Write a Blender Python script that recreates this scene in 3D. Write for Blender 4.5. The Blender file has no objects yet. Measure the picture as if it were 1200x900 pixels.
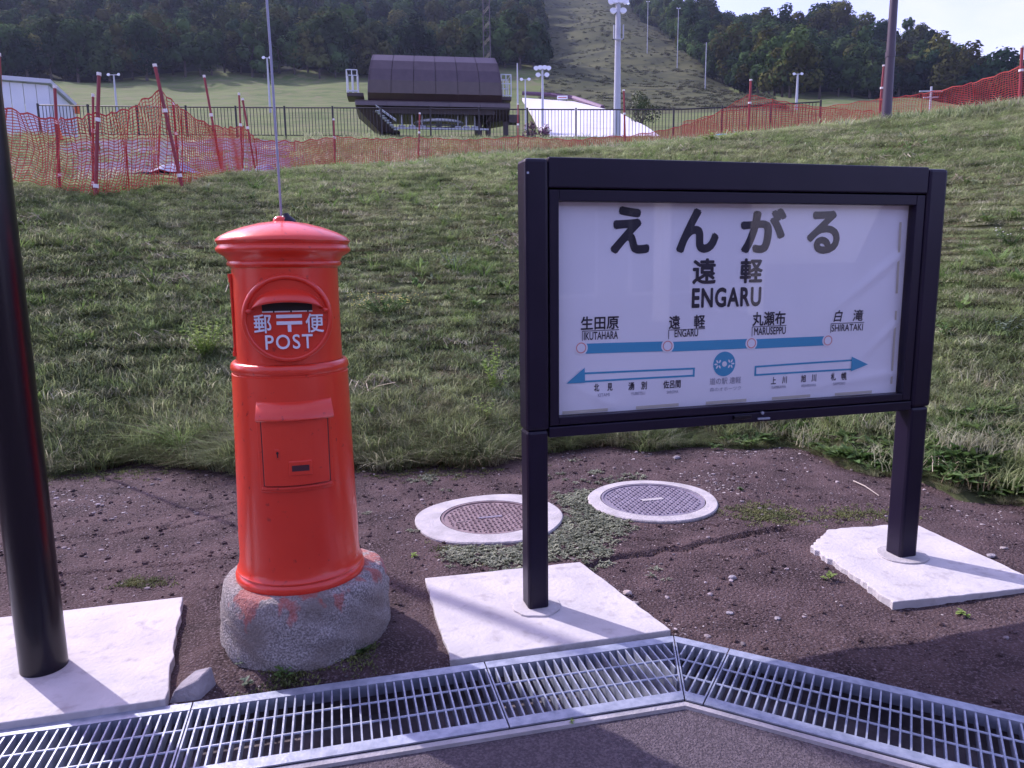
import bpy, bmesh, math, random
import numpy as np
from mathutils import Vector, Matrix
random.seed(7); rng = np.random.default_rng(7)
PI = math.pi
SC = bpy.context.scene
COL = SC.collection

# ------------------------------------------------------------ camera
FPX, PITCH, ROLL, CAMH = 864.0, 0.1600, -0.0123, 1.45
cf = np.array([0, math.cos(PITCH), -math.sin(PITCH)]); cx0 = np.array([1.0, 0, 0]); cu0 = np.cross(cx0, cf)
CX = cx0*math.cos(ROLL) + cu0*math.sin(ROLL); CU = -cx0*math.sin(ROLL) + cu0*math.cos(ROLL)
cam_d = bpy.data.cameras.new('camera'); cam = bpy.data.objects.new('camera', cam_d); COL.objects.link(cam)
cam_d.sensor_width = 36; cam_d.lens = FPX/1200*36; cam_d.clip_start = .05; cam_d.clip_end = 4000
m = Matrix.Identity(4)
for i in range(3):
    m[i][0] = CX[i]; m[i][1] = CU[i]; m[i][2] = -cf[i]
m[2][3] = CAMH
cam.matrix_world = m
SC.camera = cam

# ------------------------------------------------------------ light and sky
SUN_TO = Vector((-.788, .616, 0)); SUN_EL = math.radians(40.6)
w = bpy.data.worlds.new('World'); SC.world = w; w.use_nodes = True
nt = w.node_tree; nt.nodes.clear()
wo = nt.nodes.new('ShaderNodeOutputWorld'); bg = nt.nodes.new('ShaderNodeBackground')
sky = nt.nodes.new('ShaderNodeTexSky'); sky.sky_type = 'NISHITA'; sky.sun_disc = False
sky.sun_elevation = SUN_EL; sky.sun_rotation = math.atan2(SUN_TO.x, SUN_TO.y)
sky.air_density = 1.0; sky.dust_density = 1.5
tc = nt.nodes.new('ShaderNodeTexCoord'); mp = nt.nodes.new('ShaderNodeMapping'); mp.inputs['Scale'].default_value = (1, 1, 2.6)
mp.inputs['Location'].default_value = (.35, .2, .1)
ns = nt.nodes.new('ShaderNodeTexNoise'); ns.inputs['Scale'].default_value = 2.2; ns.inputs['Detail'].default_value = 7; ns.inputs['Roughness'].default_value = .55
rp = nt.nodes.new('ShaderNodeValToRGB'); rp.color_ramp.elements[0].position = .48; rp.color_ramp.elements[1].position = .74
rp.color_ramp.elements[0].color = (.10, .10, .10, 1)
mx = nt.nodes.new('ShaderNodeMix'); mx.data_type = 'RGBA'; mx.inputs['B'].default_value = (4.0, 3.95, 5.3, 1)
nt.links.new(tc.outputs['Generated'], mp.inputs[0]); nt.links.new(mp.outputs[0], ns.inputs['Vector']); nt.links.new(ns.outputs['Fac'], rp.inputs[0])
nt.links.new(rp.outputs[0], mx.inputs['Factor']); tn = nt.nodes.new('ShaderNodeMix'); tn.data_type = 'RGBA'; tn.blend_type = 'MULTIPLY'; tn.inputs['Factor'].default_value = 1; tn.inputs['B'].default_value = (1.24, .98, 1.40, 1); nt.links.new(sky.outputs[0], tn.inputs['A']); nt.links.new(tn.outputs['Result'], mx.inputs['A']); nt.links.new(mx.outputs['Result'], bg.inputs[0])
bg.inputs[1].default_value = .145
nt.links.new(bg.outputs[0], wo.inputs[0])
sl = bpy.data.lights.new('sun', 'SUN'); sl.energy = 2.9; sl.angle = math.radians(.6); sl.color = (1, .92, .94)
so = bpy.data.objects.new('sun', sl); COL.objects.link(so)
ce, se = math.cos(SUN_EL), math.sin(SUN_EL)
so.rotation_euler = Vector((-SUN_TO.x*ce, -SUN_TO.y*ce, -se)).to_track_quat('-Z', 'Y').to_euler()
SC.view_settings.view_transform = 'Standard'; SC.view_settings.look = 'None'; SC.view_settings.gamma = 1
SC.view_settings.exposure = 1.0; SC.view_settings.use_curve_mapping = False

# ------------------------------------------------------------ helpers
def ray(px, py):
    d = cf*FPX + CX*(px-600) - CU*(py-450)
    return d
def azT(px, py):
    d = ray(px, py); h = math.hypot(d[0], d[1])
    return math.atan2(d[0], d[1]), d[2]/h
def at(px, py, D):
    """the point seen at a photo pixel at horizontal distance D"""
    d = ray(px, py); h = math.hypot(d[0], d[1]); k = D/h
    return Vector((d[0]*k, d[1]*k, CAMH + d[2]*k))
def gpt(px, py, z=0):
    d = ray(px, py); t = (z-CAMH)/d[2]
    return Vector((d[0]*t, d[1]*t, z))

def _h(ix, iy, s):
    n = (ix.astype(np.int64)*374761393 + iy.astype(np.int64)*668265263 + s*974634777) & 0xffffffff
    n = ((n ^ (n >> 13))*1274126177) & 0xffffffff
    return ((n ^ (n >> 16)) & 0xffff)/65535.0
def vnoise(x, y, s=0):
    x = np.asarray(x, float); y = np.asarray(y, float)
    ix = np.floor(x); iy = np.floor(y); fx = x-ix; fy = y-iy
    fx = fx*fx*(3-2*fx); fy = fy*fy*(3-2*fy)
    a = _h(ix, iy, s); b = _h(ix+1, iy, s); c = _h(ix, iy+1, s); d = _h(ix+1, iy+1, s)
    return (a*(1-fx)+b*fx)*(1-fy) + (c*(1-fx)+d*fx)*fy - .5
def fbm(x, y, o=4, s=0):
    r = 0; a = 1
    for k in range(o):
        r = r + a*vnoise(x*2**k, y*2**k, s+k*17); a *= .5
    return r

def principled(name):
    mt = bpy.data.materials.new(name); mt.use_nodes = True
    return mt, mt.node_tree, mt.node_tree.nodes['Principled BSDF']
def mat(name, c1, c2=None, scale=6, rough=.7, metal=0, bump=0, bscale=None, detail=5, lo=.35, hi=.65, coat=0, c3=None, scale3=2, lo3=.5, hi3=.62, spec=.5, stretch=None, vary=0, world=False):
    mt, t, b = principled(name)
    b.inputs['Base Color'].default_value = (*c1, 1); b.inputs['Roughness'].default_value = rough
    b.inputs['Metallic'].default_value = metal; b.inputs['Coat Weight'].default_value = coat; b.inputs['Specular IOR Level'].default_value = spec
    b.inputs['Coat Roughness'].default_value = .12
    N = t.nodes.new; L = t.links.new
    if world:
        g = N('ShaderNodeNewGeometry'); src = g.outputs['Position']
    else:
        g = N('ShaderNodeTexCoord'); src = g.outputs['Object']
    if stretch:
        q = N('ShaderNodeMapping'); q.inputs['Scale'].default_value = stretch; L(src, q.inputs[0]); src = q.outputs[0]
    col = None
    if c2:
        n = N('ShaderNodeTexNoise'); n.inputs['Scale'].default_value = scale; n.inputs['Detail'].default_value = detail; L(src, n.inputs['Vector'])
        r = N('ShaderNodeValToRGB'); r.color_ramp.elements[0].position = lo; r.color_ramp.elements[1].position = hi
        r.color_ramp.elements[0].color = (*c1, 1); r.color_ramp.elements[1].color = (*c2, 1); L(n.outputs['Fac'], r.inputs[0]); col = r.outputs[0]
        if c3:
            n2 = N('ShaderNodeTexNoise'); n2.inputs['Scale'].default_value = scale3; n2.inputs['Detail'].default_value = detail; L(src, n2.inputs['Vector'])
            r2 = N('ShaderNodeValToRGB'); r2.color_ramp.elements[0].position = lo3; r2.color_ramp.elements[1].position = hi3; L(n2.outputs['Fac'], r2.inputs[0])
            x = N('ShaderNodeMix'); x.data_type = 'RGBA'; L(r2.outputs[0], x.inputs['Factor']); L(col, x.inputs['A']); x.inputs['B'].default_value = (*c3, 1); col = x.outputs['Result']
    if vary:
        oi = N('ShaderNodeObjectInfo'); mr = N('ShaderNodeMapRange'); mr.inputs['To Min'].default_value = 1-vary; mr.inputs['To Max'].default_value = 1+vary
        L(oi.outputs['Random'], mr.inputs[0])
        x = N('ShaderNodeMix'); x.data_type = 'RGBA'; x.blend_type = 'MULTIPLY'; x.inputs['Factor'].default_value = 1
        if col: L(col, x.inputs['A'])
        else: x.inputs['A'].default_value = (*c1, 1)
        L(mr.outputs[0], x.inputs['B']); col = x.outputs['Result']
    if col: L(col, b.inputs['Base Color'])
    if bump:
        n = N('ShaderNodeTexNoise'); n.inputs['Scale'].default_value = bscale or scale*4; n.inputs['Detail'].default_value = 6; L(src, n.inputs['Vector'])
        bp = N('ShaderNodeBump'); bp.inputs['Strength'].default_value = bump; bp.inputs['Distance'].default_value = .01 if not world else .02
        L(n.outputs['Fac'], bp.inputs['Height']); L(bp.outputs[0], b.inputs['Normal'])
    return mt
def leafmat(name, c1, c2, c3=None, scale=.6, trans=.35, vary=.25, rough=.6, lo=.38, hi=.62, fine=None, spec=.3):
    """foliage: world-position colour patches, per-instance variation, some light coming through"""
    mt, t, b = principled(name); N = t.nodes.new; L = t.links.new
    g = N('ShaderNodeNewGeometry')
    n = N('ShaderNodeTexNoise'); n.inputs['Scale'].default_value = scale; n.inputs['Detail'].default_value = 5; L(g.outputs['Position'], n.inputs['Vector'])
    r = N('ShaderNodeValToRGB'); r.color_ramp.elements[0].position = lo; r.color_ramp.elements[1].position = hi
    r.color_ramp.elements[0].color = (*c1, 1); r.color_ramp.elements[1].color = (*c2, 1); L(n.outputs['Fac'], r.inputs[0]); col = r.outputs[0]
    oi = N('ShaderNodeObjectInfo')
    if c3:
        r3 = N('ShaderNodeValToRGB'); r3.color_ramp.elements[0].position = .62; r3.color_ramp.elements[1].position = .9; L(oi.outputs['Random'], r3.inputs[0])
        x = N('ShaderNodeMix'); x.data_type = 'RGBA'; L(r3.outputs[0], x.inputs['Factor']); L(col, x.inputs['A']); x.inputs['B'].default_value = (*c3, 1); col = x.outputs['Result']
    wn = N('ShaderNodeMath'); wn.operation = 'FRACT'; m1 = N('ShaderNodeMath'); m1.operation = 'MULTIPLY'; m1.inputs[1].default_value = 7.31
    L(oi.outputs['Random'], m1.inputs[0]); L(m1.outputs[0], wn.inputs[0])
    mr = N('ShaderNodeMapRange'); mr.inputs['To Min'].default_value = 1-vary; mr.inputs['To Max'].default_value = 1+vary; L(wn.outputs[0], mr.inputs[0])
    x = N('ShaderNodeMix'); x.data_type = 'RGBA'; x.blend_type = 'MULTIPLY'; x.inputs['Factor'].default_value = 1
    L(col, x.inputs['A']); L(mr.outputs[0], x.inputs['B']); col = x.outputs['Result']
    if fine:
        nf = N('ShaderNodeTexNoise'); nf.inputs['Scale'].default_value = fine; nf.inputs['Detail'].default_value = 3; L(g.outputs['Position'], nf.inputs['Vector'])
        mf = N('ShaderNodeMapRange'); mf.inputs['From Min'].default_value = .3; mf.inputs['From Max'].default_value = .7; mf.inputs['To Min'].default_value = .55; mf.inputs['To Max'].default_value = 1.5; L(nf.outputs['Fac'], mf.inputs[0])
        xf = N('ShaderNodeMix'); xf.data_type = 'RGBA'; xf.blend_type = 'MULTIPLY'; xf.inputs['Factor'].default_value = 1
        L(col, xf.inputs['A']); L(mf.outputs[0], xf.inputs['B']); col = xf.outputs['Result']
    L(col, b.inputs['Base Color']); b.inputs['Roughness'].default_value = rough; b.inputs['Specular IOR Level'].default_value = spec
    tr = N('ShaderNodeBsdfTranslucent'); L(col, tr.inputs[0]); ms = N('ShaderNodeMixShader'); ms.inputs[0].default_value = trans
    out = t.nodes['Material Output']; L(b.outputs[0], ms.inputs[1]); L(tr.outputs[0], ms.inputs[2]); L(ms.outputs[0], out.inputs['Surface'])
    return mt

class MB:
    def __init__(s): s.v = []; s.f = []
    def add(s, vs, fs):
        k = len(s.v); s.v += [tuple(v) for v in vs]; s.f += [tuple(i+k for i in f) for f in fs]; return s
    def box(s, x0, x1, y0, y1, z0, z1, M=None):
        vs = [Vector((x, y, z)) for z in (z0, z1) for y in (y0, y1) for x in (x0, x1)]
        if M is not None: vs = [M @ v for v in vs]
        return s.add(vs, [(0, 2, 3, 1), (4, 5, 7, 6), (0, 1, 5, 4), (2, 6, 7, 3), (0, 4, 6, 2), (1, 3, 7, 5)])
    def tube(s, pts, r, n=8, cap=True):
        pts = [Vector(p) for p in pts]; rs = r if isinstance(r, (list, tuple)) else [r]*len(pts)
        vs = []; up0 = None
        for i, p in enumerate(pts):
            d = (pts[min(i+1, len(pts)-1)] - pts[max(i-1, 0)]).normalized()
            a = d.cross(Vector((0, 0, 1)) if abs(d.z) < .95 else Vector((0, 1, 0))).normalized(); b = d.cross(a)
            for k in range(n):
                t = 2*PI*k/n; vs.append(p + (a*math.cos(t)+b*math.sin(t))*rs[i])
        fs = []
        for i in range(len(pts)-1):
            for k in range(n): fs.append((i*n+k, i*n+(k+1) % n, (i+1)*n+(k+1) % n, (i+1)*n+k))
        if cap: fs.append(tuple(range(n))[::-1]); fs.append(tuple((len(pts)-1)*n+k for k in range(n)))
        return s.add(vs, fs)
    def lathe(s, prof, n=64, M=None, a0=0, a1=2*PI):
        full = abs(a1-a0-2*PI) < 1e-6; m = n if full else n+1
        vs = []
        for (r, z) in prof:
            for k in range(m):
                t = a0+(a1-a0)*k/n; v = Vector((r*math.cos(t), r*math.sin(t), z)); vs.append(M @ v if M is not None else v)
        fs = []
        for i in range(len(prof)-1):
            for k in range(n):
                k2 = (k+1) % m; fs.append((i*m+k, i*m+k2, (i+1)*m+k2, (i+1)*m+k))
        return s.add(vs, fs)
    def prism(s, poly, z0, z1, M=None):
        n = len(poly); vs = [Vector((p[0], p[1], z)) for z in (z0, z1) for p in poly]
        if M is not None: vs = [M @ v for v in vs]
        fs = [tuple(range(n))[::-1], tuple(range(n, 2*n))] + [(i, (i+1) % n, n+(i+1) % n, n+i) for i in range(n)]
        return s.add(vs, fs)
    def mesh(s, name, m=None, smooth=False):
        me = bpy.data.meshes.new(name); me.from_pydata(s.v, [], s.f); me.update()
        if m: me.materials.append(m)
        if smooth:
            me.polygons.foreach_set('use_smooth', [True]*len(me.polygons))
        return me
    def build(s, name, m, parent=None, smooth=False, bevel=0, loc=None, auto=None):
        me = s.mesh(name, m, smooth); o = bpy.data.objects.new(name, me); COL.objects.link(o)
        if parent: o.parent = parent
        if loc is not None: o.location = loc
        if smooth and auto:
            bm = bmesh.new(); bm.from_mesh(me)
            for e in bm.edges:
                if len(e.link_faces) == 2 and e.calc_face_angle(0) > auto: e.smooth = False
            bm.to_mesh(me); bm.free()
        if bevel:
            md = o.modifiers.new('bevel', 'BEVEL'); md.width = bevel; md.segments = 2; md.limit_method = 'ANGLE'; md.angle_limit = math.radians(40)
        return o
def npmesh(name, V, Fq, m, smooth=False):
    V = np.asarray(V, np.float32); Fq = np.asarray(Fq, np.int32)
    me = bpy.data.meshes.new(name); me.vertices.add(len(V)); me.vertices.foreach_set('co', V.ravel())
    k = Fq.shape[1]; me.loops.add(Fq.size); me.loops.foreach_set('vertex_index', Fq.ravel())
    me.polygons.add(len(Fq)); me.polygons.foreach_set('loop_start', np.arange(len(Fq), dtype=np.int32)*k)
    me.update(calc_edges=True); me.validate()
    if smooth: me.polygons.foreach_set('use_smooth', np.ones(len(me.polygons), bool))
    if m: me.materials.append(m)
    return me
def link(name, me, parent=None):
    o = bpy.data.objects.new(name, me); COL.objects.link(o)
    if parent: o.parent = parent
    return o
def tag(o, label=None, cat=None, group=None, kind=None):
    if label: o['label'] = label
    if cat: o['category'] = cat
    if group: o['group'] = group
    if kind: o['kind'] = kind
    return o
def empty(name, loc, label, cat, rz=0, group=None):
    o = bpy.data.objects.new(name, None); COL.objects.link(o); o.location = loc; o.rotation_euler = (0, 0, rz); o.empty_display_size = .1
    return tag(o, label, cat, group)
def copy_tree(o, parent=None):
    c = o.copy(); COL.objects.link(c)
    if parent: c.parent = parent
    for ch in list(o.children): copy_tree(ch, c)
    return c
def Rz(a): return Matrix.Rotation(a, 4, 'Z')

# ------------------------------------------------------------ materials
M_dirt = mat('dirt', (.038, .024, .025), (.098, .064, .064), 3.5, .95, bump=1, bscale=85, c3=(.15, .112, .120), scale3=110, lo3=.52, hi3=.64, world=True, spec=.2)
M_asph = mat('asphalt', (.080, .064, .076), (.150, .122, .138), 120, .9, bump=.8, bscale=160, lo=.4, hi=.62, world=True, spec=.25)
M_conc = mat('concrete', (.43, .405, .41), (.52, .49, .50), 5, .85, bump=.35, bscale=60, c3=(.33, .30, .305), scale3=17, lo3=.56, hi3=.76, detail=9)
M_conc2 = mat('old_concrete', (.34, .32, .325), (.45, .42, .43), 9, .9, bump=.5, bscale=60)
M_galv = mat('galvanised_steel', (.27, .30, .38), (.40, .43, .52), 30, .5, .5, bump=.12, bscale=90)
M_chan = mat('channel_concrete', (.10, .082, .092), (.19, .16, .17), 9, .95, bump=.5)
M_blk = mat('dark_paint', (.008, .005, .018), (.012, .007, .024), 3, .38, coat=.0, spec=.3)
M_blk2 = mat('black_steel', (.006, .004, .010), None, 3, .3, coat=.1, spec=.35)
M_red = mat('red_enamel', (.66, .034, .017), (.76, .052, .024), 2.2, .30, coat=.3, bump=.10, bscale=26, c3=(.40, .022, .016), scale3=38, lo3=.66, hi3=.74)
M_white = mat('white_paint', (.80, .80, .82), None, rough=.5)
M_dark = mat('dark_opening', (.01, .008, .012), None, rough=.6)
M_iron = mat('cast_iron', (.17, .12, .13), (.26, .19, .20), 14, .6, .35, bump=.3, bscale=80)
M_iron2 = mat('grey_cast_iron', (.20, .17, .22), (.27, .24, .30), 14, .55, .35, bump=.3, bscale=80)
M_rock = mat('grey_rock', (.22, .20, .22), (.36, .33, .35), 14, .9, bump=.8, bscale=60)
M_peb = mat('pebble', (.12, .095, .10), (.34, .29, .30), 30, .9, vary=.5, world=True)
M_chip = mat('pale_chips', (.24, .20, .19), (.58, .52, .50), 60, .9, world=True)

# stone plinth with paint stains
M_stone = mat('granite', (.17, .15, .15), (.42, .385, .38), 150, .95, bump=1.0, bscale=120, detail=8, lo=.40, hi=.62, c3=(.20, .165, .15), scale3=6, lo3=.45, hi3=.7)
def stain(mt, col):
    t = mt.node_tree; N = t.nodes.new; L = t.links.new; b = t.nodes['Principled BSDF']
    old = b.inputs['Base Color'].links[0].from_socket
    tcn = N('ShaderNodeTexCoord'); mpn = N('ShaderNodeMapping'); mpn.inputs['Scale'].default_value = (9, 9, 3.5); L(tcn.outputs['Object'], mpn.inputs[0])
    n = N('ShaderNodeTexNoise'); n.inputs['Scale'].default_value = 1.6; n.inputs['Detail'].default_value = 6; L(mpn.outputs[0], n.inputs['Vector'])
    sx = N('ShaderNodeSeparateXYZ'); L(tcn.outputs['Object'], sx.inputs[0])
    mr = N('ShaderNodeMapRange'); mr.inputs['From Min'].default_value = .12; mr.inputs['From Max'].default_value = .29; mr.inputs['To Min'].default_value = -.14; mr.inputs['To Max'].default_value = .12
    L(sx.outputs['Z'], mr.inputs[0]); ad = N('ShaderNodeMath'); ad.operation = 'ADD'; L(n.outputs['Fac'], ad.inputs[0]); L(mr.outputs[0], ad.inputs[1])
    r = N('ShaderNodeValToRGB'); r.color_ramp.elements[0].position = .57; r.color_ramp.elements[1].position = .64; L(ad.outputs[0], r.inputs[0])
    mm = N('ShaderNodeMath'); mm.operation = 'MULTIPLY'; mm.inputs[1].default_value = .5; L(r.outputs[0], mm.inputs[0])
    x = N('ShaderNodeMix'); x.data_type = 'RGBA'; L(mm.outputs[0], x.inputs['Factor']); L(old, x.inputs['A']); x.inputs['B'].default_value = (*col, 1); L(x.outputs['Result'], b.inputs['Base Color'])
stain(M_stone, (.45, .06, .035))

# ------------------------------------------------------------ terrain heights
# per bearing: foot distance, then crest and the land behind as (distance, elevation tangent)
def columns():
    T = lambda px, py: azT(px, py)[1]
    rows = []
    #        px   footD crestD crest_y  [ (D, y) ... ]
    spec = [(-700, 7.2, 13.5, 232, [(18, 225), (27, 185), (30, 178), (45, 172), (100, 150), (180, 128), (250, 118), (330, 70), (450, 0), (620, -70), (900, -40)]),
            (-200, 6.9, 12.8, 226, [(18, 220), (27, 172), (30, 168), (45, 165), (100, 144), (180, 122), (250, 112), (330, 66), (450, 0), (620, -75), (900, -40)]),
            (0,   6.5, 12.6, 218, [(18, 214), (27, 168), (30, 163), (45, 160), (100, 140), (180, 118), (250, 110), (330, 60), (450, 0), (620, -70), (900, -40)]),
            (70,  6.3, 12.6, 217, [(18, 214), (27, 167), (30, 162), (45, 160), (100, 140), (180, 118), (250, 110), (330, 60), (450, 0), (620, -70), (900, -40)]),
            (200, 6.0, 13.3, 213, [(17, 213), (27, 166), (30, 162), (45, 160), (100, 140), (180, 118), (250, 110), (330, 60), (450, 0), (620, -70), (900, -40)]),
            (300, 5.55, 14.2, 207, [(18, 210), (27, 166), (30, 162), (45, 160), (100, 140), (180, 117), (250, 110), (330, 60), (450, 0), (620, -70), (900, -40)]),
            (420, 5.42, 15.0, 197, [(18, 203), (27, 167), (30, 163), (45, 160), (100, 140), (180, 118), (250, 110), (330, 62), (450, 5), (620, -60), (900, -40)]),
            (600, 5.62, 16.0, 184, [(19, 190), (27, 167), (30, 164), (45, 160), (100, 142), (180, 122), (250, 105), (330, 62), (450, 20), (620, -14), (900, 60)]),
            (700, 5.9, 16.0, 176, [(19, 182), (27, 167), (30, 164), (45, 160), (100, 142), (180, 124), (250, 100), (330, 60), (450, 16), (560, -4), (900, 60)]),
            (800, 6.2, 16.0, 167, [(19, 174), (27, 166), (30, 164), (45, 156), (100, 138), (180, 124), (250, 96), (330, 64), (450, 36), (520, 26), (900, 100)]),
            (870, 6.13, 16.5, 160, [(19, 168), (27, 163), (30, 160), (45, 150), (100, 134), (180, 124), (250, 104), (330, 78), (450, 62), (500, 62), (900, 120)]),
            (960, 6.1, 17.5, 152, [(21, 162), (27, 158), (30, 154), (45, 146), (100, 134), (180, 127), (250, 112), (330, 82), (450, 58), (480, 54), (900, 140)]),
            (1050, 5.8, 19.0, 142, [(24, 154), (27, 153), (30, 152), (45, 146), (100, 135), (180, 127), (250, 114), (330, 98), (450, 88), (480, 87), (900, 160)]),
            (1200, 5.25, 20.0, 124, [(24, 138), (27, 140), (30, 142), (45, 140), (100, 136), (180, 130), (250, 134), (330, 134), (450, 130), (480, 130), (900, 180)]),
            (1350, 4.9, 20.0, 108, [(24, 120), (27, 124), (30, 128), (45, 132), (100, 136), (180, 134), (250, 128), (330, 124), (450, 116), (480, 116), (900, 170)]),
            (2000, 4.6, 18.0, 80, [(24, 100), (27, 110), (30, 120), (45, 135), (100, 140), (180, 138), (250, 136), (330, 134), (450, 130), (480, 130), (900, 180)])]
    out = []
    for px, fD, cD, cy, rest in spec:
        az = azT(px, cy)[0]; zc = CAMH+T(px, cy)*cD
        Ds = [0, fD-.02]; Z = [0, 0]
        Ds += [fD+.35]; Z += [.20+.0*zc]
        for q, k in ((.22, .27), (.45, .52), (.7, .78), (.88, .94), (1, 1)):
            Ds.append(fD+(cD-fD)*q); Z.append(zc*k)
        for D, y in rest: Ds.append(D); Z.append(CAMH+T(px, y)*D)
        out.append((az, np.array(Ds), np.array(Z), fD, cD))
    return out
COLS = columns(); AZ = np.array([c[0] for c in COLS])
FOOT = lambda az: np.interp(az, AZ, [c[3] for c in COLS]) + .12*np.sin(np.asarray(az)*23) + .07*np.sin(np.asarray(az)*51+1)
CREST = lambda az: np.interp(az, AZ, [c[4] for c in COLS])
def height(x, y, rough=True):
    x = np.asarray(x, float); y = np.asarray(y, float); az = np.arctan2(x, y); D = np.hypot(x, y)
    shift = .12*np.sin(az*23) + .07*np.sin(az*51+1)
    De = np.where(D < 9, D-shift*np.clip((9-D)/3, 0, 1), D)
    tab = np.stack([np.interp(De, c[1], c[2]) for c in COLS])
    i = np.clip(np.searchsorted(AZ, az)-1, 0, len(AZ)-2); t = np.clip((az-AZ[i])/(AZ[i+1]-AZ[i]), 0, 1); t = t*t*(3-2*t)
    k = np.arange(x.size).reshape(x.shape)
    flat = tab.reshape(len(AZ), -1); z = flat[i.ravel(), k.ravel()].reshape(x.shape)*(1-t) + flat[(i+1).ravel(), k.ravel()].reshape(x.shape)*t
    if rough:
        f = np.clip((D-FOOT(az))/1.2, 0, 1)
        z = z + f*np.clip(D/10, .6, 2.2)*.06*fbm(x*.8, y*.8, 2, 3)*np.where(D > 40, .6, 1)
        z = z + np.clip((D-160)/150, 0, 1)*14*fbm(x*.012, y*.012, 3, 9)
    return z
def hz(x, y): return float(height(np.array([x]), np.array([y]))[0])
SKI_L, SKI_R = azT(632, 60)[0], None
def ski_mask(az, D):
    # right-hand forest boundary of the ski run, narrowing with distance
    r = np.interp(D, [150, 200, 250, 330, 450, 600], [azT(930, 120)[0], azT(905, 110)[0], azT(862, 95)[0], azT(800, 60)[0], azT(760, 25)[0], azT(735, 0)[0]])
    l = np.interp(D, [150, 250, 330, 600], [azT(626, 100)[0], azT(638, 90)[0], azT(640, 60)[0], azT(632, 0)[0]])
    return (az > l) & (az < r)

M_soil = mat('grass_soil', (.055, .066, .030), (.085, .095, .045), 3, .95, bump=.8, bscale=20, c3=(.085, .085, .05), scale3=6, world=True, spec=.1)
M_rgrass = mat('rough_slope', (.085, .052, .038), (.13, .095, .055), .8, .95, bump=.8, bscale=7, c3=(.07, .085, .038), scale3=.35, world=True, spec=.1)
M_revet = mat('stone_revetment', (.065, .058, .085), (.16, .14, .20), 5, .95, bump=1, bscale=9, c3=(.07, .075, .045), scale3=1.3, lo3=.52, hi3=.6, detail=8, world=True, spec=.1)
M_meadow = mat('meadow', (.085, .120, .042), (.145, .175, .068), .10, .95, bump=.6, bscale=2, c3=(.15, .15, .08), scale3=.35, world=True, spec=.05, detail=9)
M_ski = mat('ski_run_grass', (.060, .068, .034), (.100, .104, .052), .055, .95, bump=1, bscale=.9, c3=(.050, .056, .034), scale3=.12, world=True, spec=.05, detail=12, stretch=(1, 1, 2.4))
M_forest = mat('forest_floor', (.018, .026, .016), (.03, .038, .02), .1, .95, world=True, spec=.05)

def polar_terrain():
    naz = 420
    azs = np.linspace(math.radians(-66), math.radians(66), naz)
    u = np.concatenate([np.linspace(0, 1, 70), 1+np.linspace(0, 1, 50)[1:], ])
    far = np.concatenate([np.geomspace(30, 130, 40), np.geomspace(130, 700, 70)[1:]])
    D = np.zeros((len(u)+len(far), naz))
    for j, a in enumerate(azs):
        f = FOOT(a)-.25; c = CREST(a)
        d1 = f+(c-f)*np.clip(u, 0, 1); d2 = c+(29.5-c)*np.clip(u-1, 0, 1)
        D[:, j] = np.concatenate([np.where(u <= 1, d1, d2), far])
    X = D*np.sin(azs)[None]; Y = D*np.cos(azs)[None]; Z = height(X, Y)
    Z[0, :] -= .06
    V = np.stack([X, Y, Z], -1).reshape(-1, 3); n = D.shape[0]
    ii, jj = np.meshgrid(np.arange(n-1), np.arange(naz-1), indexing='ij')
    Fq = np.stack([ii*naz+jj, ii*naz+jj+1, (ii+1)*naz+jj+1, (ii+1)*naz+jj], -1)
    Dm = (D[:-1, :-1]+D[1:, 1:])/2; Am = (azs[:-1]+azs[1:])[None]/2 + 0*Dm; Cm = CREST(Am)
    rx0, rx1 = azT(78, 190)[0], azT(352, 190)[0]
    wob = .012*np.sin(Dm*1.7)+.01*np.sin(Dm*.6+2)
    bank = Dm < Cm+1.2
    rev = (~bank) & (Dm < 28.6) & (Am > rx0+wob*.3) & (Am < rx1+wob*.5+(28-Dm)*.003)
    near = (~bank) & (~rev) & (Dm < 31)
    md = (~bank) & (~rev) & (~near) & (Dm < 262) & ~((Dm > 120) & ski_mask(Am, Dm)) 
    sk = (~bank) & (~rev) & (~near) & (~md) & ski_mask(Am, Dm)
    fo = ~(bank | rev | near | md | sk)
    for nm, msk, mm in (('grass_bank', bank, M_soil), ('stone_revetment', rev, M_revet), ('rough_slope', near, M_rgrass), ('meadow', md, M_meadow), ('ski_run', sk, M_ski), ('hillside', fo, M_forest)):
        fq = Fq[msk]; used, inv = np.unique(fq.ravel(), return_inverse=True)
        o = link(nm, npmesh(nm, V[used], inv.reshape(fq.shape), mm, True)); tag(o, kind='structure')
polar_terrain()

# ------------------------------------------------------------ drain line geometry
KC = Vector((.62, 2.69, 0)); dL = Vector((-.9725, -.2330, 0)).normalized(); dR = Vector((.8797, -.4755, 0)).normalized()
nL = Vector((.2330, -.9725, 0)).normalized(); nR = Vector((-.4755, -.8797, 0)).normalized()   # towards the camera
W = .40
bis = (nL+nR).normalized(); KF = KC + bis*(W/bis.dot(nL))
def back_y(x): 
    x = np.asarray(x, float); return np.where(x < KC.x, KC.y+(x-KC.x)*dL.y/dL.x, KC.y+(x-KC.x)*dR.y/dR.x)
def front_y(x, off=0.0):
    K = KC + bis*((W+off)/bis.dot(nL)); x = np.asarray(x, float)
    return np.where(x < K.x, K.y+(x-K.x)*dL.y/dL.x, K.y+(x-K.x)*dR.y/dR.x)

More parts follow.
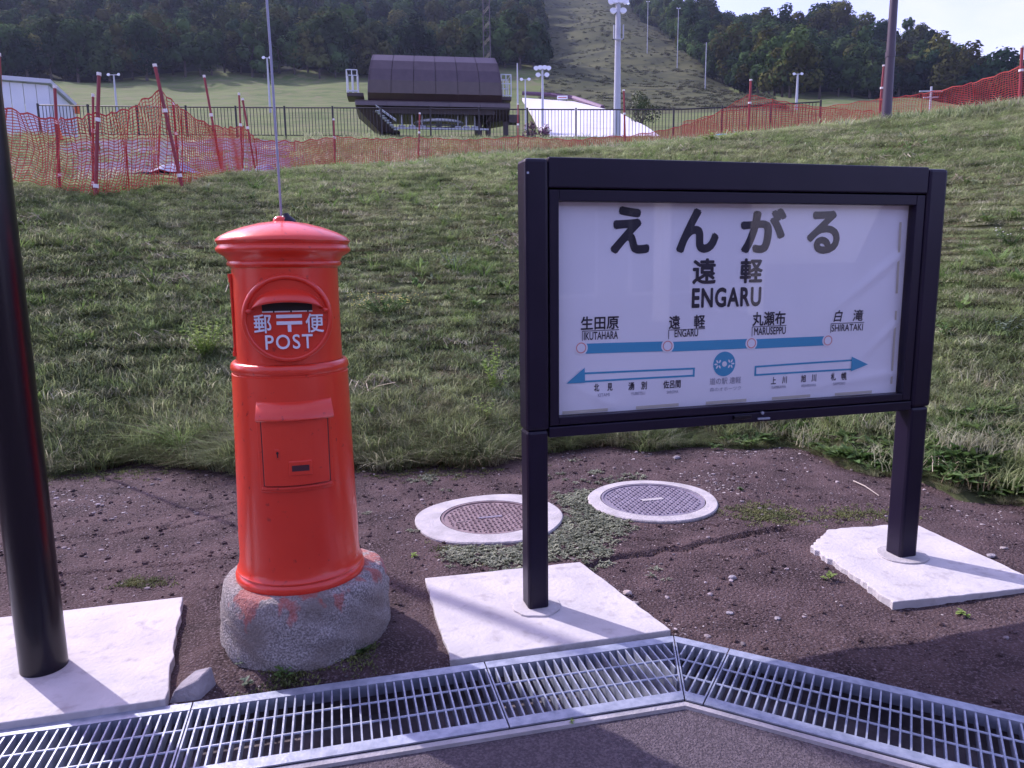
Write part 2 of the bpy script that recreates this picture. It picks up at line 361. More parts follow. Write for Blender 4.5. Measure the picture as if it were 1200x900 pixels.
# ------------------------------------------------------------ dirt ground (cracked crust)
CR = [[(.36, 3.37), (.44, 3.42), (.52, 3.50), (.68, 3.53), (.78, 3.60), (.88, 3.59), (1.0, 3.68), (1.12, 3.70), (1.30, 3.83), (1.5, 3.86)],
      [(.55, 4.0), (.8, 3.92), (1.0, 3.95), (1.25, 3.98)], [(1.0, 3.5), (1.15, 3.45), (1.3, 3.55)], [(.62, 3.75), (.75, 3.72)],
      [(-2.8, 3.75), (-2.4, 3.88), (-2.1, 4.0), (-1.95, 4.0), (-1.7, 4.18), (-1.35, 4.3)], [(-1.98, 4.0), (-1.95, 4.3), (-1.75, 4.45), (-1.4, 4.5)],
      [(-2.35, 3.35), (-2.0, 3.42), (-1.6, 3.5), (-1.3, 3.55)], [(-1.5, 4.15), (-1.2, 4.35), (-.95, 4.4)], [(-.2, 3.5), (0.0, 3.62)]]
def crack_depth(X, Y):
    r = np.zeros_like(X)
    wx = X+.035*fbm(X*7, Y*7, 3, 31); wy = Y+.035*fbm(X*7+9, Y*7, 3, 37)
    for k, pl in enumerate(CR):
        best = np.full_like(X, 9.); side = np.zeros_like(X)
        for (a, b) in zip(pl[:-1], pl[1:]):
            ax, ay = a; bx, by = b; L2 = (bx-ax)**2+(by-ay)**2
            t = np.clip(((wx-ax)*(bx-ax)+(wy-ay)*(by-ay))/L2, 0, 1)
            d = np.hypot(wx-ax-t*(bx-ax), wy-ay-t*(by-ay)); s = np.sign((wy-ay)*(bx-ax)-(wx-ax)*(by-ay))
            m_ = d < best; best = np.where(m_, d, best); side = np.where(m_, s, side)
        wd = .011 if k == 0 else .007
        r -= (.020 if k == 0 else .012)*np.exp(-(best/wd)**2)
        r += np.where(side > 0, 1, 0)*(.013 if k == 0 else .006)*np.exp(-(best/.10)**2)*(1-np.exp(-(best/wd)**2))
    return r
MOUNDS = []
def dirt_z(X, Y):
    z = .020*fbm(X*1.7, Y*1.7, 4, 5) + .006*fbm(X*11, Y*11, 3, 6) + .003*vnoise(X*45, Y*45, 8)
    z = z + crack_depth(X, Y)
    db = np.hypot(X+.823, Y-2.742); z = z + .028*np.clip((.50-db)/.14, 0, 1)
    # flat at the pads and covers, and at the drain edge
    for (cx, cy, r) in ((-.135, 4.10, .43), (.85, 4.38, .41)):
        d = np.hypot(X-cx, Y-cy); z = np.where(d < r+.12, z*np.clip((d-r)/.12, 0, 1)-.004, z)
    e = Y-back_y(X); z = z*np.clip(e/.10, 0, 1) - .012*np.clip(1-e/.06, 0, 1)
    az = np.arctan2(X, Y); D = np.hypot(X, Y); k = np.clip((D-FOOT(az)+.5)/.5, 0, 1)
    return z*(1-k)+k*(height(X, Y, False)-.03+z)
def dirt():
    xs = np.concatenate([np.linspace(-14, -3.7, 30), np.arange(-3.6, 3.7, .0165), np.linspace(3.8, 14, 30)])
    v = np.linspace(0, 1, 250)**1.15
    X = np.repeat(xs[None], len(v), 0); y0 = back_y(xs)
    y1 = np.array([6.4 if abs(x) < 4 else 6.4 for x in xs]); Y = y0[None]+(y1-y0)[None]*v[:, None]
    Z = dirt_z(X, Y); nx = len(xs)
    ii, jj = np.meshgrid(np.arange(len(v)-1), np.arange(nx-1), indexing='ij')
    Fq = np.stack([ii*nx+jj, ii*nx+jj+1, (ii+1)*nx+jj+1, (ii+1)*nx+jj], -1).reshape(-1, 4)
    tag(link('dirt_ground', npmesh('dirt_ground', np.stack([X, Y, Z], -1).reshape(-1, 3), Fq, M_dirt, True)), kind='structure')
dirt()
def dz(x, y): return float(dirt_z(np.array([x]), np.array([y]))[0])

# asphalt, far base ground
def asphalt():
    xs = np.concatenate([[-640, -60], np.arange(-6, .5, .5), [KF.x-.3], [KF.x+.0], np.arange(1, 6.1, .5), [60, 640]]); V = []; n = len(xs)
    lo = 60
    V += [(x, max(float(front_y(np.clip(x, -lo, lo), .021)), -30), -.012) for x in xs]; V += [(x, -310, -.012) for x in xs]
    Fq = [(i, n+i, n+i+1, i+1) for i in range(n-1)]
    tag(link('asphalt', npmesh('asphalt', V, Fq, M_asph)), kind='structure')
asphalt()
g = MB(); g.add([(-650, -320, -.5), (650, -320, -.5), (650, 740, -.5), (-650, 740, -.5)], [(0, 1, 2, 3)])
tag(g.build('ground', M_meadow), kind='structure')

# drain channel (concrete trench) and the pale lip in front of the grating
def sweep(profile):   # profile: (offset towards camera, z) points, swept along the bent drain line
    V = []; F = []
    ends = []
    for (o, z) in profile:
        K = KC + bis*(o/bis.dot(nL)); V += [K+dL*14+Vector((0, 0, z)), K+Vector((0, 0, z)), K+dR*14+Vector((0, 0, z))]
    n = len(profile)
    for i in range(n-1):
        for k in range(2): F.append((i*3+k, i*3+k+1, (i+1)*3+k+1, (i+1)*3+k))
    return V, F
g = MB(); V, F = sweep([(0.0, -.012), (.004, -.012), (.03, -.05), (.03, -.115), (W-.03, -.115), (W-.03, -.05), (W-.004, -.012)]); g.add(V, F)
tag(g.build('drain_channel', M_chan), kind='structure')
g = MB(); V, F = sweep([(W+.004, -.06), (W+.004, .004), (W+.020, .000), (W+.022, -.03)]); g.add(V, F)
tag(g.build('drain_kerb', M_conc2), kind='structure')

# gratings
BAR_PITCH = .030
def grating(u0, u1, d, nrm, label, miter0=False, seed=0):
    """a panel between distances u0..u1 from the corner along d; local x = along, y = towards camera"""
    L = u1-u0; org = KC + d*u0
    M = Matrix((( d.x, nrm.x, 0, 0), (d.y, nrm.y, 0, 0), (0, 0, 1, 0), (0, 0, 0, 1)))
    e = bpy.data.objects.new('steel_grating', None); COL.objects.link(e); e.empty_display_size = .1; tag(e, label, 'drain grating', 'steel gratings over the drain')
    th = math.atan2(d.y, d.x); flip = (d.x*nrm.y-d.y*nrm.x) < 0
    e.location = org; e.rotation_euler = (0, 0, th)
    sy = -1 if flip else 1
    # miter slope: at y (towards the camera) the panel end moves along d
    Kd = (KF-KC).dot(d)/W if miter0 else 0.0
    gp = .0025
    def s0(y): return gp + (Kd*y if miter0 else 0)
    F_W = .043; z0, z1 = -.034, .010
    for (ya, yb, dzz) in ((0, F_W, 0), (W-F_W-.004, W, 0)):
        b = MB(); pts = [(s0(ya), ya*sy), (L-gp, ya*sy), (L-gp, yb*sy), (s0(yb), yb*sy)]
        b.prism(pts if not flip else pts[::-1], z1-.005, z1+.0005)
        yy = yb-.004 if ya == 0 else ya
        pts = [(s0(yy), yy*sy), (L-gp, yy*sy), (L-gp, (yy+.004)*sy), (s0(yy+.004), (yy+.004)*sy)]; b.prism(pts if not flip else pts[::-1], z0, z1-.005)
        b.build('edge_flange', M_galv, e)
    b = MB(); b.box(L-gp-.005, L-gp, *sorted((F_W*sy, (W-F_W)*sy)), z0, z1-.001)
    b.build('end_bar', M_galv, e)
    b = MB(); pts = [(s0(F_W), F_W*sy), (s0(F_W)+.005, F_W*sy), (s0(W-F_W)+.005, (W-F_W)*sy), (s0(W-F_W), (W-F_W)*sy)]
    b.prism(pts if not flip else pts[::-1], z0, z1-.001); b.build('end_bar', M_galv, e)
    bw = .0055
    b = MB(); b.box(-bw/2, bw/2, *sorted((F_W*sy, (W-F_W-.004)*sy)), z0, z1-.002); me = b.mesh('bearing_bar', M_galv)
    nbar = int(round((L-.02)/BAR_PITCH)); 
    for k in range(1, nbar):
        x = L-k*L/nbar
        if miter0 and x < s0(F_W)+.012:
            continue
        if miter0 and x < s0(W-F_W)+.012:      # cut short at the mitre
            yc = (x-.012-gp)/Kd if Kd > 0 else W-F_W
            y_hi = min(W-F_W, yc)
            if y_hi < F_W+.03: continue
            b = MB(); b.box(-bw/2, bw/2, *sorted((F_W*sy, y_hi*sy)), z0, z1-.002); o = b.build('bearing_bar', M_galv, e)
        else: o = link('bearing_bar', me, e)
        o.location.x = x
    for q in (1/3, 2/3):
        y = F_W+(W-2*F_W)*q; b = MB(); b.tube([(s0(y)+.004, y*sy, z1-.006), (L-gp-.003, y*sy, z1-.006)], .0042, 6)
        b.build('cross_rod', M_galv, e)
    return e
def right_run(a, b, lab, mit=False): grating(a, b, dR, nR, lab, mit)
def left_run(a, b, lab, mit=False): grating(a, b, dL, nL, lab, mit)
left_run(.0, .755, 'steel drain grating in front of the left sign post slab, ending at the bend', True)
left_run(.755, 1.755, 'long steel drain grating in front of the red post box')
left_run(1.755, 2.755, 'steel drain grating beside the far left concrete slab, cut by the frame edge')
right_run(0, .215, 'very short steel drain grating just right of the bend', True)
right_run(.215, 1.215, 'long steel drain grating at lower right, next to the short one')
right_run(1.215, 2.215, 'steel drain grating cut off by the lower right corner')

# ------------------------------------------------------------ concrete pads
def pad(poly, z, label, rag, seed=0, skirt=.08, mat_=None):
    r = random.Random(seed); P = []
    n = len(poly)
    for i in range(n):
        a = Vector(poly[i]); b = Vector(poly[(i+1) % n]); k = 14; nn = Vector((b.y-a.y, a.x-b.x)).normalized()
        for j in range(k):
            t = j/k; q = a.lerp(b, t); amp = rag[i]
            q = q + nn*(r.uniform(-1, 1)*amp if j else 0); P.append((q.x, q.y))
    g = MB(); c = len(P); mid = sum((Vector(p) for p in P), Vector((0, 0)))/c
    g.prism(P, -skirt, z)
    o = g.build('concrete_slab', mat_ or M_conc, bevel=.004); tag(o, label, 'concrete slab', 'concrete slabs under the posts'); return o
pad([(-3.4, 2.545), (-1.452, 3.04), (-1.17, 2.262), (-3.3, 1.72)], .035, 'white concrete slab with crumbling right edge under the leftmost black post', (.002, .007, .001, 0), 3)
pad([(-.415, 3.235), (.32, 3.40), (.615, 2.715), (-.24, 2.51)], .022, 'square white concrete slab under the left post of the station sign', (.003, .003, 0, .005), 5)
pad([(1.505, 3.56), (1.70, 3.80), (2.20, 3.88), (2.36, 3.07), (1.60, 2.93), (1.56, 3.26)], .022, 'chipped white concrete slab under the right post of the station sign', (.008, .008, .004, .003, .008, .012), 8)

# ------------------------------------------------------------ manholes
def manhole(c, R0, R1, label, ironmat, seed, wavy):
    e = empty('manhole_cover', (c[0], c[1], 0), label, 'manhole', rz=.25, group='manholes in the dirt')
    r = random.Random(seed); g = MB(); n = 72
    ph = [r.uniform(0, 6.28) for _ in range(5)]
    ro = [R0*(1+wavy*sum(math.sin(k*(q+2)+ph[q])/(q+1.5) for q in range(5) for k in [2*PI*i/n])*.5) for i in range(n)]
    vs = []
    for rad, z in ((1.0, -.05), (1.0, .006), (.985, .012), (None, .014), (None, -.01)):
        for i in range(n):
            t = 2*PI*i/n; rr = ro[i]*rad if rad else R1+.006; vs.append((rr*math.cos(t), rr*math.sin(t), z))
    fs = [(a*n+i, a*n+(i+1) % n, (a+1)*n+(i+1) % n, (a+1)*n+i) for a in range(4) for i in range(n)]
    g.add(vs, fs); g.build('concrete_ring', M_conc2, e, smooth=True, auto=.6)
    g = MB(); g.lathe([(.001, .006), (R1-.014, .006), (R1-.013, .0125), (R1, .0125), (R1, -.01)], 64); lid = g.build('iron_lid', ironmat, e, smooth=True, auto=.5)
    g = MB(); p = .026; k = int(R1/p)+1
    for i in range(-k, k+1):
        for j in range(-k, k+1):
            x, y = i*p, j*p
            if math.hypot(x, y) > R1-.03: continue
            if abs(x) < .075 and abs(y) < .02: continue
            if seed == 1 and abs(x+.17) < .05 and abs(y+.03) < .014: continue
            a = .0085; h = .0125
            if (i+j) % 2: g.add([(x-a, y-.004, .006), (x+a, y-.004, .006), (x+a, y+.004, .006), (x-a, y+.004, .006), (x-a*.8, y-.003, h), (x+a*.8, y-.003, h), (x+a*.8, y+.003, h), (x-a*.8, y+.003, h)], [(4, 5, 6, 7), (0, 1, 5, 4), (1, 2, 6, 5), (2, 3, 7, 6), (3, 0, 4, 7)])
            else: g.add([(x-.004, y-a, .006), (x+.004, y-a, .006), (x+.004, y+a, .006), (x-.004, y+a, .006), (x-.003, y-a*.8, h), (x+.003, y-a*.8, h), (x+.003, y+a*.8, h), (x-.003, y+a*.8, h)], [(4, 5, 6, 7), (0, 1, 5, 4), (1, 2, 6, 5), (2, 3, 7, 6), (3, 0, 4, 7)])
    tag(g.build('tread_pattern', ironmat, lid), kind='stuff')
    if seed == 1:
        g = MB(); g.box(-.07, .07, -.012, .012, .006, .0115); g.build('maker_plate', M_iron2, lid, bevel=.002)
        g = MB(); g.box(-.205, -.14, -.036, -.026, .0062, .0075); g.build('lifting_slot', M_dark, lid)
    else:
        g = MB(); g.box(-.07, .07, -.018, .018, .006, .0118); g.build('maker_plate', M_conc2, lid, bevel=.002)
manhole((-.135, 4.10), .425, .285, 'round iron manhole cover in a wide pale concrete ring, behind the left sign post', M_iron, 1, .10)
manhole((.86, 4.385), .40, .315, 'grey iron manhole cover with half buried ring, seen below the station sign', M_iron2, 2, .03)

# ------------------------------------------------------------ text
POSTER_C = None
def font_mesh(text, bold=0.0, slant=0, spacing=1.0, extrude=0):
    cu = bpy.data.curves.new('t', 'FONT'); cu.body = text; cu.offset = bold; cu.size = 1; cu.resolution_u = 4; cu.space_character = spacing
    cu.shear = slant; cu.extrude = extrude
    o = bpy.data.objects.new('t', cu); COL.objects.link(o); dg = bpy.context.evaluated_depsgraph_get()
    me = bpy.data.meshes.new_from_object(o.evaluated_get(dg)); bpy.data.objects.remove(o); bpy.data.curves.remove(cu)
    V = np.zeros(len(me.vertices)*3); me.vertices.foreach_get('co', V); V = V.reshape(-1, 3)
    P = [tuple(p.vertices) for p in me.polygons]; bpy.data.meshes.remove(me)
    return V, P
def place_text(text, rect, mapf, m, parent, bold=.0, name='lettering', slant=0, extrude=0, spacing=1.0):
    V, P = font_mesh(text, 0, slant, spacing, extrude)
    if bold:
        n0 = len(V); VV = []; PP = []
        for k in range(8):
            a = 2*PI*k/8; VV.append(V+np.array([bold*math.cos(a), bold*math.sin(a), k*.0006])); PP += [tuple(i+n0*k for i in p) for p in P]
        V = np.concatenate(VV); P = PP
    x0, x1 = V[:, 0].min(), V[:, 0].max(); y0, y1 = V[:, 1].min(), V[:, 1].max(); u0, z1, u1, z0 = rect
    U = u0+(V[:, 0]-x0)/(x1-x0)*(u1-u0); Zc = z0+(V[:, 1]-y0)/(y1-y0)*(z1-z0)
    co = [mapf(a, b, c*(.05 if not extrude else 1)) for a, b, c in zip(U, Zc, V[:, 2])]
    g = MB(); g.add(co, P); return g.build(name, m, parent)

# ------------------------------------------------------------ station sign
SA = Vector((.088, 2.892, 0)); STH = math.radians(15.3)
sign = empty('station_sign', SA, 'black framed station name board on two posts with white japanese route poster', 'station sign', rz=STH)
# local frame: x along the board, -y towards the camera, z up; front face of the posts at y = 0
def rbox(x0, x1, y0, y1, z0, z1, name, m=M_blk, bevel=.008, par=None):
    g = MB(); g.box(x0, x1, y0, y1, z0, z1); return g.build(name, m, par or sign, bevel=bevel)
rbox(-.030, .060, 0.0, .10, .02, .79, 'post', bevel=.014)
rbox(1.842, 1.942, 0.0, .10, .02, .77, 'post', bevel=.014)
rbox(-.033, .063, -.004, .104, .79, 1.850, 'side_column', bevel=.014)
rbox(1.842, 1.945, -.004, .104, .77, 1.850, 'side_column', bevel=.014)
rbox(.0635, 1.8415, -.001, .101, 1.741, 1.856, 'top_rail', bevel=.006)
rbox(.0635, 1.8415, .002, .098, .757, .80, 'bottom_rail', bevel=.004)
# door frame of the glazed case, standing slightly proud with a shadow joint round it
rbox(.068, .107, .004, .05, .806, 1.735, 'case_stile', bevel=.003)
rbox(1.790, 1.836, .004, .05, .806, 1.735, 'case_stile', bevel=.003)
rbox(.1075, 1.7895, .004, .05, .806, .839, 'case_rail', bevel=.003)
rbox(.1075, 1.7895, .004, .05, 1.692, 1.735, 'case_rail', bevel=.003)
rbox(.066, 1.838, .072, .098, .802, 1.740, 'back_panel', bevel=.002)
rbox(.90, .985, -.012, .003, .777, .795, 'lock_pull', M_blk2, .003)
g = MB(); g.tube([(1.045, .004, .797), (1.045, -.004, .797)], .007, 12); g.build('lock_cylinder', M_galv, sign)
rbox(1.02, 1.08, -.008, .003, .768, .776, 'latch', M_galv, .001)
g = MB(); g.box(-.024, -.016, -.006, -.0045, 1.79, 1.798); g.build('screw', M_galv, sign)
for cxx, seed in ((.015, 1), (1.892, 2)):
    g = MB(); rr = random.Random(seed); n = 28; P = []
    for i in range(n):
        t = 2*PI*i/n; q = (.095+.02*seed/2)*(1+rr.uniform(-.04, .04)); P.append((cxx+q*math.cos(t), .04+q*math.sin(t)))
    g.prism(P, .0, .030); g.build('grout_collar', M_conc2 if seed == 2 else M_conc, sign, bevel=.003)
# poster
def wave(u, z):
    w_ = .0016*math.sin(u*9+z*3)+.0012*math.sin(z*14-u*4)
    # diagonal creases at the right side
    for (ua, za, ub, zb, a) in ((1.40, 1.22, 1.76, 1.47, .007), (1.55, .98, 1.76, 1.16, .006), (1.2, .875, 1.78, .93, .004), (.11, 1.0, .35, .87, .004)):
        du, dz_ = ub-ua, zb-za; L2 = du*du+dz_*dz_; t = max(0, min(1, ((u-ua)*du+(z-za)*dz_)/L2)); d = math.hypot(u-ua-t*du, z-za-t*dz_)
        w_ -= a*math.exp(-(d/.022)**2)*min(1, .25+t)
    return w_
PY = .052
def pmap(off):
    def f(u, z, e=0): return (u, PY+wave(u, z)-off-e, z)
    return f
M_paper = mat('poster_paper', (.83, .83, .86), (.86, .86, .89), 3, .55, spec=.3)
M_ink = mat('ink', (.014, .012, .028), None, rough=.5)
M_blue = mat('blue_print', (.04, .32, .52), None, rough=.5)
M_pink = mat('pink_print', (.72, .30, .27), None, rough=.5)
M_grey = mat('grey_print', (.34, .35, .42), None, rough=.5)
M_tape = mat('yellowed_tape', (.58, .54, .44), None, rough=.6)
nu, nz = 150, 80; g = MB(); vs = []; 
for j in range(nz+1):
    for i in range(nu+1):
        u = .100+i*1.698/nu; z = .832+j*.868/nz; vs.append((u, PY+wave(u, z), z))
g.add(vs, [(j*(nu+1)+i, j*(nu+1)+i+1, (j+1)*(nu+1)+i+1, (j+1)*(nu+1)+i) for j in range(nz) for i in range(nu)])
poster = g.build('poster', M_paper, sign, smooth=True)
tx = lambda s, r, b=.0, m=M_ink, **k: place_text(s, r, pmap(.0018), m, poster, b, **k)
tx('え', (.342, 1.679, .515, 1.489), .045); tx('ん', (.634, 1.674, .832, 1.490), .045); tx('が', (.936, 1.677, 1.158, 1.487), .045); tx('る', (1.262, 1.668, 1.432, 1.482), .04)
tx('遠', (.712, 1.468, .824, 1.360), .030); tx('軽', (.940, 1.466, 1.052, 1.360), .030)
tx('ENGARU', (.714, 1.345, 1.050, 1.260), .035, spacing=1.12)
tx('生田原', (.215, 1.240, .383, 1.184), .022); tx('IKUTAHARA', (.229, 1.176, .380, 1.143), .015)
tx('遠', (.611, 1.232, .663, 1.174), .022); tx('軽', (.727, 1.232, .780, 1.174), .022); tx('ENGARU', (.638, 1.172, .748, 1.140), .015)
tx('丸瀬布', (1.010, 1.236, 1.176, 1.174), .022); tx('MARUSEPPU', (1.020, 1.168, 1.180, 1.134), .015)
tx('白', (1.424, 1.232, 1.470, 1.180), .018, slant=.2); tx('滝', (1.525, 1.232, 1.581, 1.180), .018, slant=.1); tx('SHIRATAKI', (1.416, 1.168, 1.584, 1.136), .008)
for s, r in (('北', (.273, .960, .297, .928)), ('見', (.333, .960, .357, .928)), ('湧', (.428, .958, .456, .924)), ('別', (.488, .958, .514, .924)), ('佐呂間', (.590, .957, .672, .922)),
             ('上', (1.117, .944, 1.143, .912)), ('川', (1.175, .944, 1.199, .912)), ('旭', (1.273, .946, 1.299, .912)), ('川', (1.328, .946, 1.352, .912)), ('札', (1.429, .947, 1.455, .912)), ('幌', (1.484, .947, 1.512, .912))):
    tx(s, r, .02, M_ink)
for s, r in (('KITAMI', (.290, .919, .343, .905)), ('YUBETSU', (.440, .915, .506, .902)), ('SAROMA', (.607, .912, .662, .899)), ('KAMIKAWA', (1.122, .904, 1.195, .891)), ('ASAHIKAWA', (1.275, .903, 1.352, .890)), ('SAPPORO', (1.442, .903, 1.505, .890))):
    tx(s, r, .01, M_grey)
tx('道の駅 遠軽', (.810, .956, .964, .926), .01, M_grey); tx('森のオホーツク', (.812, .914, .966, .896), .0, M_grey)
def flat(poly, m, off, name, sub=1):
    g = MB(); f = pmap(off); n = len(poly); g.add([f(u, z) for u, z in poly], [tuple(range(n))]); return g.build(name, m, poster)
def strip(u0, z0, u1, z1, h, m, off, name):
    g = MB(); f = pmap(off); k = 24; vs = []
    for i in range(k+1):
        t = i/k; u = u0+(u1-u0)*t; z = z0+(z1-z0)*t; vs += [f(u, z-h/2), f(u, z+h/2)]
    g.add(vs, [(2*i, 2*i+2, 2*i+3, 2*i+1) for i in range(k)]); return g.build(name, m, poster)
RC = [(.217, 1.112), (.607, 1.104), (1.008, 1.100), (1.401, 1.097)]
for a, b in zip(RC[:-1], RC[1:]): strip(a[0]+.02, a[1]-.004, b[0]-.018, b[1]-.001, .042, M_blue, .0012, 'route_line')
def disc(c, r0, r1, m, off, name, n=28):
    g = MB(); f = pmap(off); vs = []
    for i in range(n):
        t = 2*PI*i/n; vs += [f(c[0]+r0*math.cos(t), c[1]+r0*math.sin(t)), f(c[0]+r1*math.cos(t), c[1]+r1*math.sin(t))]
    if r0 == 0: g.add([vs[2*i+1] for i in range(n)], [tuple(range(n))])
    else: g.add(vs, [(2*i, 2*i+1, (2*i+3) % (2*n), (2*i+2) % (2*n)) for i in range(n)])
    return g.build(name, m, poster)
for c in RC:
    disc(c, 0, .029, M_paper, .0021, 'station_dot'); disc(c, .018, .0225, M_pink, .0026, 'station_ring')
for x, z, w_, n in ((.222, 1.180, .163, 1), (.611, 1.171, .170, 1), (1.010, 1.171, .172, 1), (1.412, 1.172, .178, 1)):
    strip(x, z, x+w_, z+.001, .0028, M_ink, .0015, 'leader_line'); flat([(x-.0012, z-.042), (x+.0016, z-.042), (x+.0016, z), (x-.0012, z)], M_ink, .0015, 'leader_line')
def arrow(pts, shaft):
    flat(pts, M_blue, .0040, 'direction_arrow')
    (u0, u1, zlo, zhi, s) = shaft; t = .008
    strip(u0, zhi, u1, zhi+s, t, M_blue, .0014, 'direction_arrow'); strip(u0, zlo, u1, zlo+s*.2, t, M_blue, .0014, 'direction_arrow')
arrow([(.151, .968), (.234, .968), (.232, 1.030)], (.23, .735, .972, 1.006, -.004)); flat([(.728, .966), (.737, .966), (.737, 1.006), (.728, 1.006)], M_blue, .0016, 'direction_arrow')
arrow([(1.533, .950), (1.624, .978), (1.533, 1.018)], (1.033, 1.54, .958, .995, .006)); flat([(1.030, .954), (1.039, .954), (1.039, .999), (1.030, .999)], M_blue, .0016, 'direction_arrow')
disc((.878, 1.015), 0, .054, M_blue, .0014, 'emblem', 40)
disc((.878, 1.015), 0, .012, M_white, .0024, 'emblem_mark', 16)
for sgn in (-1, 1):
    for k in range(5):
        t = math.radians((-120, -60, 0, 60, 120)[k]); cxx = .878+sgn*(.029+.0125*math.cos(t)); cz = 1.015+.0135*math.sin(t)
        g = MB(); f = pmap(.0024); q = []
        for i in range(10):
            a = 2*PI*i/10; ex, ez = .0080*math.cos(a), .0038*math.sin(a); r_ = t*sgn if sgn > 0 else PI-t
            q.append(f(cxx+ex*math.cos(r_)-ez*math.sin(r_), cz+ex*math.sin(r_)+ez*math.cos(r_)))
        g.add(q, [tuple(range(10))]); g.build('emblem_mark', M_white, poster)
for k in range(5):
    u = .135+k*.33; strip(u, .847, u+.2, .848, .013, M_tape, .0022, 'tape_strip')
strip(1.775, .9, 1.775, .9, .0, M_tape, .002, 'tape_strip') if False else None
flat([(1.752, 1.30), (1.765, 1.30), (1.760, 1.62), (1.748, 1.62)], M_tape, .0022, 'tape_strip'); flat([(1.757, .88), (1.768, .88), (1.768, 1.22), (1.757, 1.22)], M_tape, .0022, 'tape_strip')
# glazing
mt, t, b = principled('glass'); t.nodes.remove(b); o_ = t.nodes['Material Output']
fr = t.nodes.new('ShaderNodeFresnel'); fr.inputs[0].default_value = 1.5; gl = t.nodes.new('ShaderNodeBsdfGlossy'); gl.inputs['Roughness'].default_value = .02; tr = t.nodes.new('ShaderNodeBsdfTransparent'); tr.inputs[0].default_value = (.97, .97, .985, 1)
ms = t.nodes.new('ShaderNodeMixShader'); gg = t.nodes.new('ShaderNodeNewGeometry'); sb = t.nodes.new('ShaderNodeMath'); sb.operation = 'MULTIPLY_ADD'; sb.inputs[1].default_value = -1; sb.inputs[2].default_value = 1; t.links.new(gg.outputs['Backfacing'], sb.inputs[0]); mu = t.nodes.new('ShaderNodeMath'); mu.operation = 'MULTIPLY'; t.links.new(fr.outputs[0], mu.inputs[0]); t.links.new(sb.outputs[0], mu.inputs[1]); t.links.new(mu.outputs[0], ms.inputs[0]); t.links.new(tr.outputs[0], ms.inputs[1]); t.links.new(gl.outputs[0], ms.inputs[2]); t.links.new(ms.outputs[0], o_.inputs[0])
g = MB(); g.box(.1076, 1.7894, .022, .026, .8391, 1.6919); g.build('glass_pane', mt, sign)

# ------------------------------------------------------------ left black post (of a structure off frame)
lp = empty('black_post', (gpt(52, 781, .035).x, gpt(52, 781, .035).y, .035), 'tall round black steel post standing on the slab at the left edge', 'post')
g = MB(); g.tube([(0, 0, 0), (0, 0, 3.2)], .076, 40); g.build('shaft', M_blk2, lp, smooth=True, auto=.6)
g = MB(); g.tube([(0, 0, 3.2), (0, 0, 3.24)], .08, 40); g.build('cap', M_blk2, lp)
# ------------------------------------------------------------ red post box
PB = Vector((-.836, 2.742, 0)); PTH = math.radians(16.5)
box = empty('red_post_box', PB, 'old round red cast iron post box with domed cap, bolted on a rough granite plinth', 'post box', rz=PTH)
box.rotation_euler = (0, math.radians(.35), PTH)
g = MB(); g.lathe([(0.0000, 1.6175), (0.0288, 1.617), (0.0864, 1.609), (0.1440, 1.594), (0.1920, 1.577), (0.2227, 1.561), (0.2342, 1.551), (0.2362, 1.545), (0.2314, 1.540), (0.2266, 1.532), (0.2304, 1.526), (0.2362, 1.520), (0.2362, 1.512), (0.2314, 1.506), (0.2227, 1.500), (0.2083, 1.492), (0.1997, 1.480), (0.1968, 1.474), (0.2016, 1.468), (0.2006, 1.460), (0.1920, 1.455), (0.1862, 1.450)], 96)
g.build('cap', M_red, box, smooth=True, auto=.9)
g = MB(); g.lathe([(.0255, 1.6), (.0255, 1.618), (.022, 1.628), (.012, 1.634), (.001, 1.636)], 20, Matrix.Translation((-.01, 0, 0))); 
g.build('cap_knob', M_red, box, smooth=True)
g = MB(); g.lathe([(0.1872, 1.4495), (0.1877, 1.30), (0.1901, 1.14), (0.1911, 1.1145)], 96); g.build('upper_drum', M_red, box, smooth=True)
g = MB(); g.lathe([(0.1930, 1.114), (0.2028, 1.113), (0.2087, 1.107), (0.2116, 1.098), (0.2125, 1.088), (0.2096, 1.080), (0.2057, 1.076), (0.2057, 1.071), (0.2091, 1.069)], 96); g.build('shoulder_ring', M_red, box, smooth=True, auto=.7)
g = MB(); g.lathe([(0.2091, 1.0688), (0.2116, .95), (0.2145, .80), (0.2184, .62), (0.2233, .45), (0.2230, .36), (0.2273, .325), (0.2330, .303), (0.2359, .300), (0.2359, .294), (0.2330, .291), (0.2378, .286), (0.2426, .276), (0.2426, .262), (0.2387, .250)], 96); g.v = [(x, y, z+.026*max(0, (.60-z)/.35)) for x, y, z in g.v]; g.build('lower_drum', M_red, box, smooth=True, auto=.7)
# round plate with moulded ring
Mf = Matrix.Rotation(PI/2, 4, 'X')      # lathe axis along -y
CP = Vector((0, 0, 1.277))
def front_disc(prof, n=64): 
    g = MB(); g.lathe(prof, n, Matrix.Translation(CP) @ Mf); return g
g = front_disc([(.150, .10), (.1525, .198), (.151, .206), (.147, .2105), (.142, .212), (.137, .210), (.134, .205), (.133, .2010), (.001, .2010)]); g.build('letter_plate', M_red, box, smooth=True, auto=.7)
